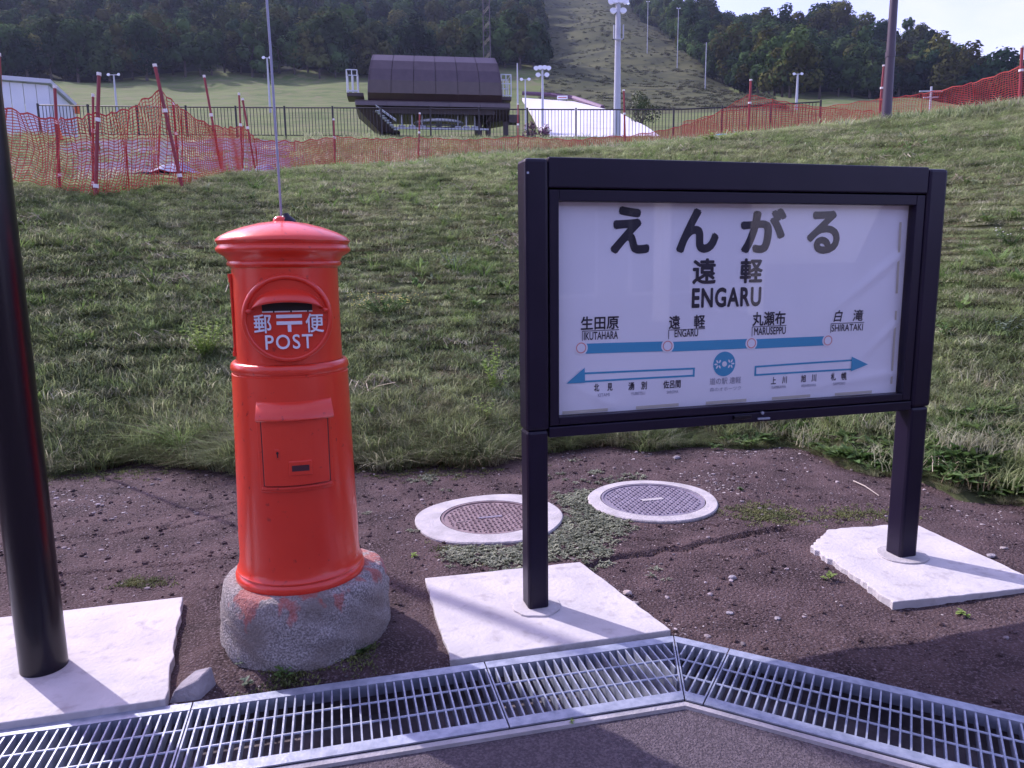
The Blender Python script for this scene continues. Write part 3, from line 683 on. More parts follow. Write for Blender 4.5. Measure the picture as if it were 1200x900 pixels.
# hood above the slot: curved visor
def hood():
    g = MB(); n = 26; R = .118; vs = []
    # outer arc from left to right; rows from plate out to the lip
    rows = [(1.0, .200), (.92, .216), (.76, .235), (.58, .250), (.46, .257), (.42, .252), (.46, .243), (.62, .224), (.88, .2015)]
    for (s, y) in rows:
        for i in range(n+1):
            t = i/n; a = PI*(.02+.96*t)
            x = -math.cos(a)*R*(1.0+.06*(1-s)); top = math.sin(a)**.85
            z = 1.300 + .082*top*s + .0
            yy = .200 + (y-.200)*(.30+.70*math.sin(a))
            vs.append((x, -yy, z))
    k = n+1
    g.add(vs, [(r*k+i, r*k+i+1, (r+1)*k+i+1, (r+1)*k+i) for r in range(len(rows)-1) for i in range(n)]); return g
hood().build('slot_hood', M_red, box, smooth=True)
for s in (-1, 1):
    g = MB(); g.tube([(s*.108, -.203, 1.311), (s*.128, -.208, 1.303), (s*.137, -.208, 1.306)], [.004, .010, .004], 10); g.build('hood_foot', M_red, box, smooth=True)
g = MB(); g.box(-.083, .083, -.2035, -.2015, 1.304, 1.345); g.build('letter_slot', M_dark, box)
g = MB(); g.box(-.083, .083, -.206, -.2015, 1.2995, 1.3035); g.build('slot_lip', M_white, box)
for s in (-.045, .012, .068):
    g = MB(); g.tube([(s, -.204, 1.3015), (s, -.2085, 1.3015)], .003, 8); g.build('slot_rivet', M_dark, box)
bmap = lambda u, z, e=0: (u, -.2045-e, z)
M_lw = mat('white_enamel', (.78, .78, .86), None, rough=.4)
place_text('郵', (-.112, 1.294, -.055, 1.229), bmap, M_lw, box, .012, extrude=.003); place_text('便', (.058, 1.293, .119, 1.227), bmap, M_lw, box, .012, extrude=.003)
place_text('POST', (-.078, 1.222, .080, 1.172), bmap, M_lw, box, .008, extrude=.003, spacing=1.15)
g = MB(); g.box(-.038, .047, -.208, -.2015, 1.279, 1.291); g.box(-.038, .047, -.208, -.2015, 1.256, 1.268); g.box(-.002, .010, -.2075, -.2015, 1.231, 1.2555); g.build('postal_mark', M_lw, box, bevel=.001)
# collection door (curved with the drum)
def curved(x0, x1, z0, z1, r, th=.006, n=14, inner=.195):
    g = MB(); vs = []
    for z in (z0, z1):
        for rad in (inner, r):
            for i in range(n+1):
                x = x0+(x1-x0)*i/n; vs.append((x, -math.sqrt(rad*rad-x*x), z))
    k = n+1; F = []
    idx = lambda a, b, i: (a*2+b)*k+i
    for i in range(n):
        F += [(idx(0, 1, i), idx(0, 1, i+1), idx(1, 1, i+1), idx(1, 1, i)), (idx(1, 0, i), idx(1, 1, i), idx(1, 1, i+1), idx(1, 0, i+1)), (idx(0, 0, i), idx(0, 0, i+1), idx(0, 1, i+1), idx(0, 1, i))]
    F += [(idx(0, 0, 0), idx(0, 1, 0), idx(1, 1, 0), idx(1, 0, 0)), (idx(0, 0, n), idx(1, 0, n), idx(1, 1, n), idx(0, 1, n))]
    g.add(vs, F); return g
curved(-.124, .128, .664, .942, .2275).build('door_frame', M_red, box, bevel=.003)
curved(-.1115, .1195, .6865, .9365, .2292).build('door_gap', M_dark, box)
door = curved(-.108, .116, .690, .935, .2385).build('collection_door', M_red, box, bevel=.003)
curved(-.118, .124, .676, .684, .236).build('door_sill', M_red, box, bevel=.002)
g = MB(); n = 14; vs = []
for (rad, z, ex) in ((.212, .987, 0), (.224, .981, .0), (.254, .940, .012), (.256, .929, .014), (.252, .924, .012), (.225, .937, .0)):
    for i in range(n+1):
        x = (-.122+.256*i/n); x = x*(1+ex*3); vs.append((x, -math.sqrt(rad*rad-x*x), z))
k = n+1; F = [(r*k+i, r*k+i+1, (r+1)*k+i+1, (r+1)*k+i) for r in range(5) for i in range(n)]
F += [tuple(r*k for r in range(6))[::-1], tuple(r*k+n for r in range(6))]
g.add(vs, F); g.build('door_hood', M_red, box, smooth=True, auto=.5)
dyy = lambda x, r=.2385: -math.sqrt(r*r-x*x)
g = MB(); g.box(-.067, -.051, dyy(-.06)-.003, dyy(-.06)+.01, .787, .824); g.build('keyhole_plate', M_red, door, bevel=.002)
g = MB(); g.box(-.061, -.057, dyy(-.06)-.0045, dyy(-.06), .795, .816); g.tube([(-.059, dyy(-.06)-.0046, .811), (-.059, dyy(-.06), .811)], .0045, 10); g.build('keyhole', M_dark, door)
g = MB(); g.box(-.024, .056, dyy(.02)-.004, dyy(.02)+.01, .727, .780); g.build('notice_frame', M_red, door, bevel=.003)
g = MB(); g.box(-.013, .046, dyy(.02)-.0052, dyy(.02), .743, .764); g.build('notice_window', mat('slot_glass', (.06, .02, .03), None, rough=.3), door)
# hinge bar on the left flank
g = MB(); 
for z0, z1, r in ((1.135, 1.15, .012), (1.15, 1.165, .009), (1.165, 1.40, .006), (1.40, 1.415, .010), (1.415, 1.43, .012)): g.tube([(-.189, -.03, z0), (-.189, -.03, z1)], r*.8, 12)
g.build('side_hinge', M_red, box, smooth=True, auto=.5)
# plinth (lumpy stone ring)
def plinth():
    n = 120; prof = [(0.06, .283), (.235, .283), (.262, .281), (.284, .272), (.298, .250), (.307, .21), (.312, .16), (.315, .11), (.315, .06), (.312, .01), (.30, -.08)]
    V = []; Fq = []
    for j in range(len(prof)*4-3):
        a = min(j//4, len(prof)-2); t = (j-4*a)/4; r = prof[a][0]*(1-t)+prof[a+1][0]*t; z = prof[a][1]*(1-t)+prof[a+1][1]*t
        for i in range(n):
            an = 2*PI*i/n; k = min(1, max(0, (r-.238)/.03))
            nn = float(fbm(np.array([an*3.2+z*9]), np.array([z*16+an*2]), 4, 77)[0]) if 0 < i < n else float(fbm(np.array([z*9]), np.array([z*16]), 4, 77)[0])
            lob = .010*math.sin(2*an+1)+.007*math.sin(3*an+.4)
            fine = .004*float(vnoise(np.array([math.cos(an)*90]), np.array([math.sin(an)*90+z*240]), 5)[0])
            rr = r+k*(.018*nn+lob+fine); V.append((rr*math.cos(an), rr*math.sin(an), z+k*.008*nn))
    m_ = len(V)//n
    for j in range(m_-1):
        for i in range(n): Fq.append((j*n+i, (j+1)*n+i, (j+1)*n+(i+1) % n, j*n+(i+1) % n))
    o = link('stone_plinth', npmesh('stone_plinth', V, Fq, M_stone, True), box); o.location.x = .013
plinth()
# aerial rod
rod = empty('aerial_rod', PB+Vector((-.018, .02, 1.618)), 'thin grey rod with a dark foot rising from the top of the red post box', 'aerial')
g = MB(); g.lathe([(.001, .030), (.008, .029), (.014, .020), (.034, .004), (.036, .0), (.036, -.010)], 24, Matrix.Translation((.035, 0, 0))); g.build('foot', M_blk, rod, smooth=True, auto=.6)
g = MB(); g.tube([(.018, 0, .006), (.016, -.003, .6), (.006, -.008, 1.35)], [.0045, .0045, .0045], 8); g.build('shaft', mat('grey_rod', (.30, .31, .40), None, rough=.4, metal=.3), rod)

# ------------------------------------------------------------ background: fences and nets
M_net = mat('orange_net', (.46, .040, .038), (.52, .065, .045), 1.2, .6, world=True)
M_pole = mat('red_net_pole', (.30, .022, .030), (.20, .02, .03), 2, .45)
M_tapew = mat('white_tape', (.75, .72, .72), None, rough=.5)
def ipl(nodes, t):
    i = min(int(t), len(nodes)-2); f = t-i; a, b = nodes[i], nodes[i+1]; return a, b, f
def net_fence(label, nodes, poles, cell=.075, sag=.10, wth=.0105, bulge=.1, seed=0, sags=None):
    """nodes: (px, y_top, y_bottom, D) of the netting edge; poles: (px0,y0,px1,y1,D)"""
    top = [at(n[0], n[1], n[3]) for n in nodes]; bot = [at(n[0], n[2], n[3]) for n in nodes]
    base = bot[0].copy(); base.z = hz(base.x, base.y)
    e = empty('safety_net_fence', base, label, 'net fence', group='orange safety nets')
    V = []; F = []
    def ribbon(ps, w_, hor):
        k = len(V)
        for p in ps:
            if hor: V.extend([p-Vector((0, 0, w_/2)), p+Vector((0, 0, w_/2))])
            else:
                d = Vector((w_/2, 0, 0)); V.extend([p-d, p+d])
        for i in range(len(ps)-1): F.append((k+2*i, k+2*i+2, k+2*i+3, k+2*i+1))
    H = max((t-b).z for t, b in zip(top, bot)); rows = max(3, int(H/cell)+1)
    for s in range(len(nodes)-1):
        L = (bot[s+1]-bot[s]).length; nc = max(2, int(L/cell)); sg = sags[s] if sags else sag
        def P(u, v):
            a = top[s].lerp(top[s+1], u); b = bot[s].lerp(bot[s+1], u); q = b.lerp(a, v); k = 4*u*(1-u)
            q = q + Vector((0, 0, -k*sg*v*L/3)) + Vector((0, 1, 0))*(bulge*k*math.sin(v*PI)*.6+.04*math.sin(u*9+v*5+s*2+seed))
            q.z += .02*math.sin(u*17+v*6+seed)
            return q-base
        for r in range(rows+1):
            ribbon([P(u/nc, r/rows) for u in range(0, nc+1, 1 if L < 1 else 2)] + ([] if nc % 2 == 0 or L < 1 else [P(1, r/rows)]), wth*(2.2 if r == rows else 1), True)
        for c in range(nc+1): ribbon([P(c/nc, r/4) for r in range(5)], wth, False)
    o = link('netting', npmesh('netting', [tuple(v) for v in V], F, M_net), e)
    for (x0, y0, x1, y1, D, *rr) in poles:
        a = at(x0, y0, D)-base; b = at(x1, y1, D)-base; r = rr[0] if rr else .02
        g = MB(); d = (b-a).normalized(); g.tube([a-d*.35, b], r, 8); q = g.build('net_pole', M_pole, e, smooth=True, auto=.7)
        L = (b-a).length
        for t in (.10, .62):
            g = MB(); g.tube([a+d*L*t, a+d*(L*t+.05)], r*1.5, 8); g.build('tape_band', M_tapew, q)
        g = MB(); g.tube([b-d*.04, b], r*1.25, 8); g.build('pole_tip', M_tapew, q)
    return e
net_fence('sagging orange safety net with leaning poles at the far left above the post box',
          [(-70, 122, 196, 12.5), (6, 126, 208, 12.1), (68, 140, 219, 11.9), (110, 134, 229, 11.7), (150, 128, 222, 12.0), (187, 104, 216, 12.4), (213, 128, 217, 12.6), (262, 150, 213, 13.8)],
          [(6, 212, -2, 62, 12.1, .024), (70, 219, 64, 100, 12.0), (112, 235, 116, 85, 11.7, .024), (109, 229, 109, 110, 11.9, .016), (214, 222, 181, 75, 12.4, .026), (211, 220, 203, 120, 12.7, .018)], sag=.12, cell=.053, bulge=.3)
net_fence('orange safety net running level along the crest behind the antenna rod',
          [(262, 150, 213, 14.0), (285, 148, 211, 15.0), (301, 164, 211, 15.4), (345, 166, 207, 16.6), (393, 160, 201, 18.2), (440, 163, 197, 19.0), (491, 161, 195, 20), (548, 164, 192, 20.6), (607, 160, 189, 21), (670, 164, 184, 21.6), (733, 158, 180, 22)],
          [(262, 214, 239, 88, 14), (285, 211, 280, 109, 15, .018), (301, 210, 284, 115, 15.4, .02), (393, 201, 391, 139, 18.2), (490, 196, 492, 132, 20), (607, 189, 607, 121, 21), (733, 182, 731, 105, 22, .026)], sag=.03, cell=.058, bulge=.12, seed=2)
net_fence('orange safety net climbing in folds to the tall pole above the station sign',
          [(733, 160, 180, 22.4), (790, 150, 174, 23), (830, 138, 170, 23.6), (877, 111, 166, 24), (905, 117, 162, 24), (960, 126, 158, 24), (1031, 116, 150, 23.6)],
          [(876, 168, 880, 93, 24, .034), (1029, 150, 1036, 76, 23.6, .034)], sag=.02, cell=.065, bulge=.2, seed=3)
net_fence('orange safety net rising to the right edge behind the dark lamp post',
          [(1031, 116, 148, 23.4), (1080, 110, 144, 23.2), (1140, 97, 137, 22.6), (1196, 78, 128, 22), (1290, 60, 120, 21.5)],
          [(1194, 132, 1198, 54, 22, .036), (1290, 122, 1292, 45, 21.5, .03)], sag=.03, cell=.062, bulge=.2, seed=4)
net_fence('second orange net lying folded on the slope below the ski run',
          [(800, 143, 160, 27), (850, 130, 160, 27.5), (905, 122, 156, 27.5), (985, 128, 154, 27), (1025, 130, 152, 27)], [], sag=.06, cell=.075, bulge=.3, seed=6)

# black picket fence
M_fence = mat('black_fence_paint', (.018, .014, .022), None, rough=.45)
def picket():
    nodes = [(x, y, 29.8/math.cos(azT(x, y)[0])) for x, y in ((48, 159), (200, 161), (420, 162), (640, 164), (800, 164), (960, 155))]
    e = empty('picket_fence', (at(48, 159, 35).x, at(48, 159, 35).y, at(48, 159, 35).z), 'long black metal picket fence across the meadow in front of the ski lift', 'fence')
    base = Vector(e.location); pts = []
    for a, b in zip(nodes[:-1], nodes[1:]):
        for t in np.linspace(0, 1, 12)[:-1]: pts.append(at(a[0]+(b[0]-a[0])*t, a[1]+(b[1]-a[1])*t, a[2]+(b[2]-a[2])*t))
    pts.append(at(*nodes[-1])); Ls = [0]
    for a, b in zip(pts[:-1], pts[1:]): Ls.append(Ls[-1]+(b-a).length)
    def P(s):
        i = int(np.clip(np.searchsorted(Ls, s)-1, 0, len(pts)-2)); return pts[i].lerp(pts[i+1], (s-Ls[i])/(Ls[i+1]-Ls[i]))-base
    tot = Ls[-1]; bay = tot/16; H = 1.16
    gp = MB(); gp.box(-.03, .03, -.03, .03, -.4, H+.03); pm = gp.mesh('fence_post', M_fence)
    for k in range(17):
        o = link('fence_post', pm, e); o.location = P(min(k*bay, tot-.001))
    for k in range(16):
        g = MB(); s0 = k*bay+.05; s1 = (k+1)*bay-.05; a = P(s0); b = P(s1)
        for z, h in ((.10, .02), (H-.03, .025)): g.tube([a+Vector((0, 0, z)), b+Vector((0, 0, z))], h, 4)
        npk = int(bay/.135)
        for j in range(1, npk):
            p = a.lerp(b, j/npk); g.box(p.x-.010, p.x+.010, p.y-.010, p.y+.010, p.z+.10, p.z+H-.03)
        g.build('picket_panel', M_fence, e)
picket()

# white shed at the left
M_shed = mat('shed_wall', (.62, .64, .76), (.68, .70, .80), 1.5, .55); M_shed2 = mat('shed_trim', (.50, .52, .62), None, rough=.5)
M_or = mat('orange_marker', (.75, .16, .05), None, rough=.5)
def shed():
    A = at(63, 160, 39); A.z -= .3; Lp = at(-60, 160, 39.5); Lp.z = A.z; B = at(91, 160, 42); B.z = A.z
    e = empty('storage_shed', A, 'white metal storage shed at the left edge beyond the nets', 'shed')
    h = at(63, 99, 39).z-A.z; h2 = h-.15
    ul = (Lp-A); n = 8; ur = (B-A)
    for k in range(n):
        a = ul*(k/n+.003); b = ul*((k+1)/n-.003); nn = Vector((-ul.y, ul.x, 0)).normalized()*.04; nn = nn if nn.y > 0 else -nn
        g = MB(); g.prism([(a.x, a.y), (b.x, b.y), (b.x+nn.x, b.y+nn.y), (a.x+nn.x, a.y+nn.y)], 0, h-.05); g.build('wall_panel', M_shed, e)
    g = MB(); q = ur; w2 = Vector((-.06, .0, 0)); p0 = Vector((.0, .05, 0))
    g.add([p0, p0+q, p0+q+Vector((0, 0, h2-.25)), p0+Vector((0, 0, h-.05)), p0+w2, p0+q+w2, p0+q+w2+Vector((0, 0, h2-.25)), p0+w2+Vector((0, 0, h-.05))], [(0, 1, 2, 3), (4, 7, 6, 5), (3, 2, 6, 7), (0, 4, 5, 1), (1, 5, 6, 2), (0, 3, 7, 4)])
    g.build('gable_wall', M_shed, e)
    g = MB(); hi = Vector((0, 0, h)); lo = Vector((0, 0, h2-.2)); th = Vector((0, 0, .17)); o_ = Vector((.18, -.12, 0))
    c = [ul+hi-Vector((0, .15, 0)), hi+o_, q+o_+lo, ul+q+lo]; g.add(c+[p+th for p in c], [(0, 1, 2, 3)[::-1], (4, 5, 6, 7), (0, 1, 5, 4), (1, 2, 6, 5), (2, 3, 7, 6), (3, 0, 4, 7)])
    g.build('roof', M_shed2, e)
    g = MB(); c = q+o_+lo; g.box(c.x-.10, c.x+.08, c.y-.05, c.y+.05, c.z-.30, c.z+.1); g.build('roof_end_light', M_or, e)
shed()
g = MB(); c = at(69, 157, 24); c.z -= .15; g.lathe([(.12, 0), (.12, .03), (.09, .04), (.025, .40), (.001, .41)], 14); o = g.build('traffic_cone', M_or, smooth=True, auto=.6); o.location = (c.x, c.y, c.z)
tag(o, 'small orange cone among the nets in front of the white shed', 'cone')

# floodlight towers and poles
M_tower = mat('grey_tower_paint', (.40, .42, .50), (.45, .47, .55), 2, .5); M_lamp = mat('lamp_head', (.70, .72, .78), None, rough=.35)
M_brown = mat('brown_pole_paint', (.055, .038, .062), None, rough=.45)
def flood(px, ytop, D, r, label, heads=4, arm=.5, hs=.16, m=None, ybase=None, lean=0, extra=.6, ladder=False):
    az, _ = azT(px, 150); x, y = D*math.sin(az), D*math.cos(az); zb = hz(x, y); zt = at(px, ytop, D).z
    if ytop < -2: zt += 0
    e = empty('floodlight_tower', (x, y, zb), label, 'floodlight pole', group='floodlight poles of the ski area')
    h = zt-zb; g = MB(); g.tube([(0, 0, -.4), (0, 0, h*.5), (0, 0, h)], [r, r*.8, r*.6], 12); g.build('shaft', m or M_tower, e, smooth=True, auto=.8)
    if heads:
        g = MB(); g.tube([(-arm, 0, h-.03), (arm, 0, h-.03)], r*.35, 8)
        if heads > 2: g.tube([(-arm*.7, 0, h-hs*2.6), (arm*.7, 0, h-hs*2.6)], r*.35, 8)
        g.build('cross_arm', m or M_tower, e)
        pos = [(-arm, h-.02), (arm, h-.02)] + ([(-arm*.35, h+.02), (arm*.35, h+.02)] if heads > 3 else []) + ([(-arm*.7, h-hs*2.6), (arm*.7, h-hs*2.6)] if heads > 4 else [])
        for (xx, zz) in pos:
            M = Matrix.Translation((xx, -.02, zz)) @ Matrix.Rotation(math.radians(65), 4, 'X')
            g = MB(); g.lathe([(.001, -hs*.7), (hs*.45, -hs*.6), (hs*.85, .0), (hs, hs*.35), (hs*.9, hs*.38), (.001, hs*.25)], 14, M); g.build('lamp_head', M_lamp, e, smooth=True, auto=.8)
    if ladder:
        g = MB(); g.box(-.22, .22, -r-.1, -r, h-1.6, h-1.56); g.box(.18, .22, -r-.1, -r, h-1.6, h-1.0); g.box(-.22, -.18, -r-.1, -r, h-1.6, h-1.0); g.build('service_bracket', M_tower, e)
    return e
flood(723, 2, 34, .17, 'tall thick pale grey floodlight pole rising out of the top of the frame', 6, .30, .15, ladder=True)
flood(636, 80, 52, .10, 'short floodlight pole with a cluster of round lamps beside the white ski mat', 6, .42, .17)
flood(616, 93, 58, .07, 'shorter twin headed lamp pole just left of the lamp cluster pole', 2, .28, .13)
flood(607, 74, 64, .08, 'slim bare grey pole right of the lift station roof', 0)
flood(318, 68, 120, .18, 'thin pale pole at the forest edge right behind the aerial rod', 2, .5, .25)
flood(139, 88, 120, .16, 'thin pale pole at the forest edge above the left net', 2, .7, .22)
flood(825, 50, 240, .17, 'distant grey pole standing at the right edge of the ski run', 0)
flood(932, 87, 150, .26, 'pale twin lamp pole below the wooded hill, left of the dark lamp post', 2, .7, .28)
flood(792, 10, 300, .16, 'small far pole high on the right edge of the ski run', 2, .5, .25)
flood(757, 2, 330, .16, 'smallest far pole near the top of the ski run', 2, .5, .25)
e = empty('lamp_post', (at(1038, 147, 17.5).x, at(1038, 147, 17.5).y, at(1038, 150, 17.5).z-.1), 'tall dark brown lamp post on the grassy crest behind the right net', 'lamp post')
h = at(1046, -60, 17.5).z-e.location.z
g = MB(); g.tube([(0, 0, -.5), (0, 0, h*.42), (0, 0, h+1)], [.105, .085, .06], 16); g.build('shaft', M_brown, e, smooth=True, auto=.7)
g = MB(); g.tube([(0, 0, h*.42), (0, 0, h*.42+.1)], .095, 16); g.build('collar', M_brown, e)
g = MB(); g.box(-.12, .5, -.12, .12, h+1, h+1.1); g.build('lantern', M_brown, e, bevel=.02)
# unseen pole added on the left bank, shaped to cast the slab's shadow band
g_ = (-4.25, 6.10); e = empty('lamp_post', (g_[0], g_[1], hz(*g_)-.1), 'added unseen pole with thick top casting the slab shadow, on the bank outside the left edge', 'lamp post')
g = MB(); g.tube([(0, 0, -.4), (0, 0, 3.55)], [.014, .014], 12); g.build('shaft', M_brown, e, smooth=True, auto=.7)
g = MB(); g.tube([(0, 0, 3.55), (0, 0, 5.6)], .045, 16); g.build('shadow_column', M_brown, e, smooth=True, auto=.7)
# small white cross shaped sensor mast right
e = empty('weather_mast', at(1088, 150, 60), 'small pale cross-armed mast seen through the right net', 'mast')
g = MB(); g.tube([(0, 0, -1), (0, 0, 2.7)], .07, 8); g.build('shaft', M_tower, e)
g = MB(); g.tube([(-.8, 0, 2.4), (.8, 0, 2.4)], .05, 6); g.tube([(-.5, 0, 2.0), (.5, 0, 2.0)], .05, 6); g.build('cross_arm', M_tower, e)

# lattice lift tower among the trees
def lattice():
    D = 235; az, _ = azT(571, 80); x, y = D*math.sin(az), D*math.cos(az); z0 = hz(x, y); h = at(571, -40, D).z-z0
    e = empty('lattice_tower', (x, y, z0), 'grey lattice tower standing in front of the dark forest above the lift station', 'tower')
    g = MB(); w_ = 1.1
    for sx in (-1, 1):
        for sy in (-1, 1): g.tube([(sx*w_, sy*w_, 0), (sx*w_*.8, sy*w_*.8, h)], .10, 4)
    g.build('corner_legs', M_brown, e)
    g = MB(); n = int(h/2.2)
    for k in range(n):
        a, b = h*k/n, h*(k+1)/n; wa, wb = w_*(1-.2*a/h), w_*(1-.2*b/h); s = 1 if k % 2 else -1
        for sy in (-1, 1):
            g.tube([(-s*wa, sy*wa, a), (s*wb, sy*wb, b)], .06, 4); g.tube([(-wb, sy*wb, b), (wb, sy*wb, b)], .05, 4)
    tag(g.build('lattice_bracing', M_brown, e), kind='stuff')
lattice()

# ------------------------------------------------------------ lift station
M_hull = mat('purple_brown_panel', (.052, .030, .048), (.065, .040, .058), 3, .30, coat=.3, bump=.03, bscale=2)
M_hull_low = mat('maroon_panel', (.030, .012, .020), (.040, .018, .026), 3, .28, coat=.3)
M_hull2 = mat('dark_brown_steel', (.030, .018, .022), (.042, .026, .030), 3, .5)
M_rail = mat('pale_railing', (.55, .60, .68), None, rough=.5)
def lift():
    D = 44; s = D/864*1.0
    c = at(508, 160, D); az = math.atan2(c.x, c.y); s = D/FPX*.92
    e = empty('lift_station', c, 'large dark brown chairlift terminal with rounded panelled hood beyond the fence', 'lift station', rz=-az+.05)
    X = lambda px: (px-508)*s
    Z = lambda py: (160-py)*s
    zt, zm = Z(71), Z(127)
    # hood profile (y depth, z), front to back; front is -y
    prof = [(-1.75, zm), (-1.95, zm+.35), (-1.98, zm+1.0), (-1.85, zm+1.6), (-1.55, zm+2.1), (-1.1, zm+2.5), (-.5, zt-.06), (.2, zt), (1.0, zt-.1), (1.7, zt-.5), (2.1, zt-1.2), (2.2, zm+.5), (2.1, zm)]
    xs_t = np.linspace(X(441), X(580), 7); xs_b = np.linspace(X(433), X(587), 7)
    def xp(k, z):
        f = (z-zm)/(zt-zm); f = f*f; return xs_b[k]*(1-f)+xs_t[k]*f
    for band in range(len(prof)-1):
        (y0, z0), (y1, z1) = prof[band], prof[band+1]
        for k in range(6):
            gxa, gxb = .018, -.018
            P = [(xp(k, z0)+gxa, y0, z0), (xp(k+1, z0)+gxb, y0, z0), (xp(k+1, z1)+gxb, y1, z1), (xp(k, z1)+gxa, y1, z1)]
            nrm = Vector((0, z1-z0, -(y1-y0))).normalized()*.05
            if nrm.y > 0 and band < 6: nrm = -nrm
            g = MB(); Q = [Vector(p)-nrm for p in P]; g.add([Vector(p) for p in P]+Q, [(0, 1, 2, 3), (7, 6, 5, 4), (0, 4, 5, 1), (1, 5, 6, 2), (2, 6, 7, 3), (3, 7, 4, 0)])
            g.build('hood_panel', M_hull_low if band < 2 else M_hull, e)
    # dark ribs under the panel joints, end walls
    n = len(prof)
    for k, sd in ((0, -1), (6, 1)):
        g = MB()
        vs = [(xp(k, z)+sd*.03, y, z) for y, z in prof]; vs2 = [(xp(k, z)-sd*.06, y, z) for y, z in prof]
        g.add(vs+vs2, [tuple(range(n)), tuple(range(n, 2*n))[::-1]]+[(i, (i+1) % n, n+(i+1) % n, n+i) for i in range(n)])
        g.build('end_wall', M_hull, e)
    g = MB()
    for k in range(1, 6):
        vs = [(xp(k, z)-.05, y*.985, z-.03) for y, z in prof]+[(xp(k, z)+.05, y*.985, z-.03) for y, z in prof]
        g.add(vs, [(i, i+1, n+i+1, n+i) for i in range(n-1)])
    g.build('inner_rib', M_hull2, e)
    g = MB(); g.box(X(440), X(581), -1.92, -1.84, zt-.22, zt-.05) if False else None
    # belt and tapered underbody
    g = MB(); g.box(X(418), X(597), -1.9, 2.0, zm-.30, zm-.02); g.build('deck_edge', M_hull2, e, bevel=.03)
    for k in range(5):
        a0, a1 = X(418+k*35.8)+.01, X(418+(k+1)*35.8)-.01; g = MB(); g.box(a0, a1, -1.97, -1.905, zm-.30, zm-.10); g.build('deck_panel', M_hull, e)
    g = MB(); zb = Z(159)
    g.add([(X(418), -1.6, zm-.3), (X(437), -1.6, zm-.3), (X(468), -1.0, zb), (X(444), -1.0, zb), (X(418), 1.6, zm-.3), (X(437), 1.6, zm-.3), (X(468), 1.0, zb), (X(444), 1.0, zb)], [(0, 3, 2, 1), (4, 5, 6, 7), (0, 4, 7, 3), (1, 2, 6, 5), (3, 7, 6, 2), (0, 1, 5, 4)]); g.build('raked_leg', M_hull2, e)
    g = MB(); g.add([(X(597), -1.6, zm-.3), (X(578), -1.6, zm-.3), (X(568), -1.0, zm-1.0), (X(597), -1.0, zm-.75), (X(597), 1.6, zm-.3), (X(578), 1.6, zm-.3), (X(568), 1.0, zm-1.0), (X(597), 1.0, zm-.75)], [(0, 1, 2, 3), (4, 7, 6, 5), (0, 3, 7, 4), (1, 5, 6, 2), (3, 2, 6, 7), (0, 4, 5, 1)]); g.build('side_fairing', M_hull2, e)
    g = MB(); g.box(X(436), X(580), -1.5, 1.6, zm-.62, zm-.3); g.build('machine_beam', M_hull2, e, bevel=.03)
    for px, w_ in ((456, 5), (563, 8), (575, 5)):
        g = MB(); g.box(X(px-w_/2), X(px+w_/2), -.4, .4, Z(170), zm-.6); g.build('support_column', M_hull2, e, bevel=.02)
    g = MB(); g.lathe([(1.3, .0), (1.42, .04), (1.42, .14), (1.3, .18), (1.22, .1), (1.3, .0)], 40, Matrix.Translation((X(515), -.1, Z(148)))); g.tube([(X(515)-1.3, -.1, Z(147)), (X(515)+1.3, -.1, Z(147))], .05, 6); g.tube([(X(515), -1.4, Z(147)), (X(515), 1.2, Z(147))], .05, 6); g.tube([(X(515), -.1, Z(150)), (X(515), -.1, zm-.5)], .16, 10)
    g.build('bull_wheel', M_tower, e, smooth=True, auto=.6)
    for px in (470, 482, 494, 536, 546, 556):
        g = MB(); g.tube([(X(px), -1.2, zm-.6), (X(px), -1.2, Z(153))], .04, 6); g.tube([(X(px-4), -1.2, Z(153)), (X(px+4), -1.2, Z(153))], .05, 6); g.build('chair_hanger', M_tower, e)
    g = MB(); g.box(X(462), X(572), -1.45, -1.3, Z(157), Z(155)); g.build('loading_rail', M_tower, e)
    # access stair on the left leg
    g = MB()
    for k in range(9):
        t = k/8; x = X(443+t*20); z = (zm-.6)*(1-t)+Z(160)*t; g.box(x-.12, x+.12, -2.0, -1.6, z, z+.03)
    g.tube([(X(441), -2.0, zm-.3), (X(464), -2.0, Z(160)+.5)], .025, 6); g.tube([(X(441), -1.6, zm-.3), (X(464), -1.6, Z(160)+.5)], .025, 6); g.build('access_stair', M_rail, e)
    for x0, x1, ya, yb in ((409, 421, 92, 117), (588, 600, 93, 118)):
        g = MB(); a, b = X(x0), X(x1); lo, hi = Z(yb), Z(ya)
        for yy in (-1.3, -.1):
            for x in (a, (a+b)/2, b): g.tube([(x, yy, lo), (x, yy, hi)], .028, 6)
            for z in (lo+.06, (lo+hi)/2+.1 if x0 > 500 else lo+.10, hi): g.tube([(a, yy, z), (b, yy, z)], .028, 6)
        for x in (a, b): g.tube([(x, -1.3, hi), (x, -.1, hi)], .028, 6)
        g.build('platform_railing', M_rail, e)
        g = MB(); g.box(a-.02, b+.3 if x0 < 500 else b, -1.4, 0, lo-.22, lo-.02); g.build('side_platform', M_hull2, e, bevel=.02)
    g = MB(); g.box(X(598), X(611), -1.0, -.2, Z(146), Z(137)); g.box(X(592), X(598), -.8, -.6, Z(160), Z(135)); g.build('control_boom', M_hull2, e)
lift()

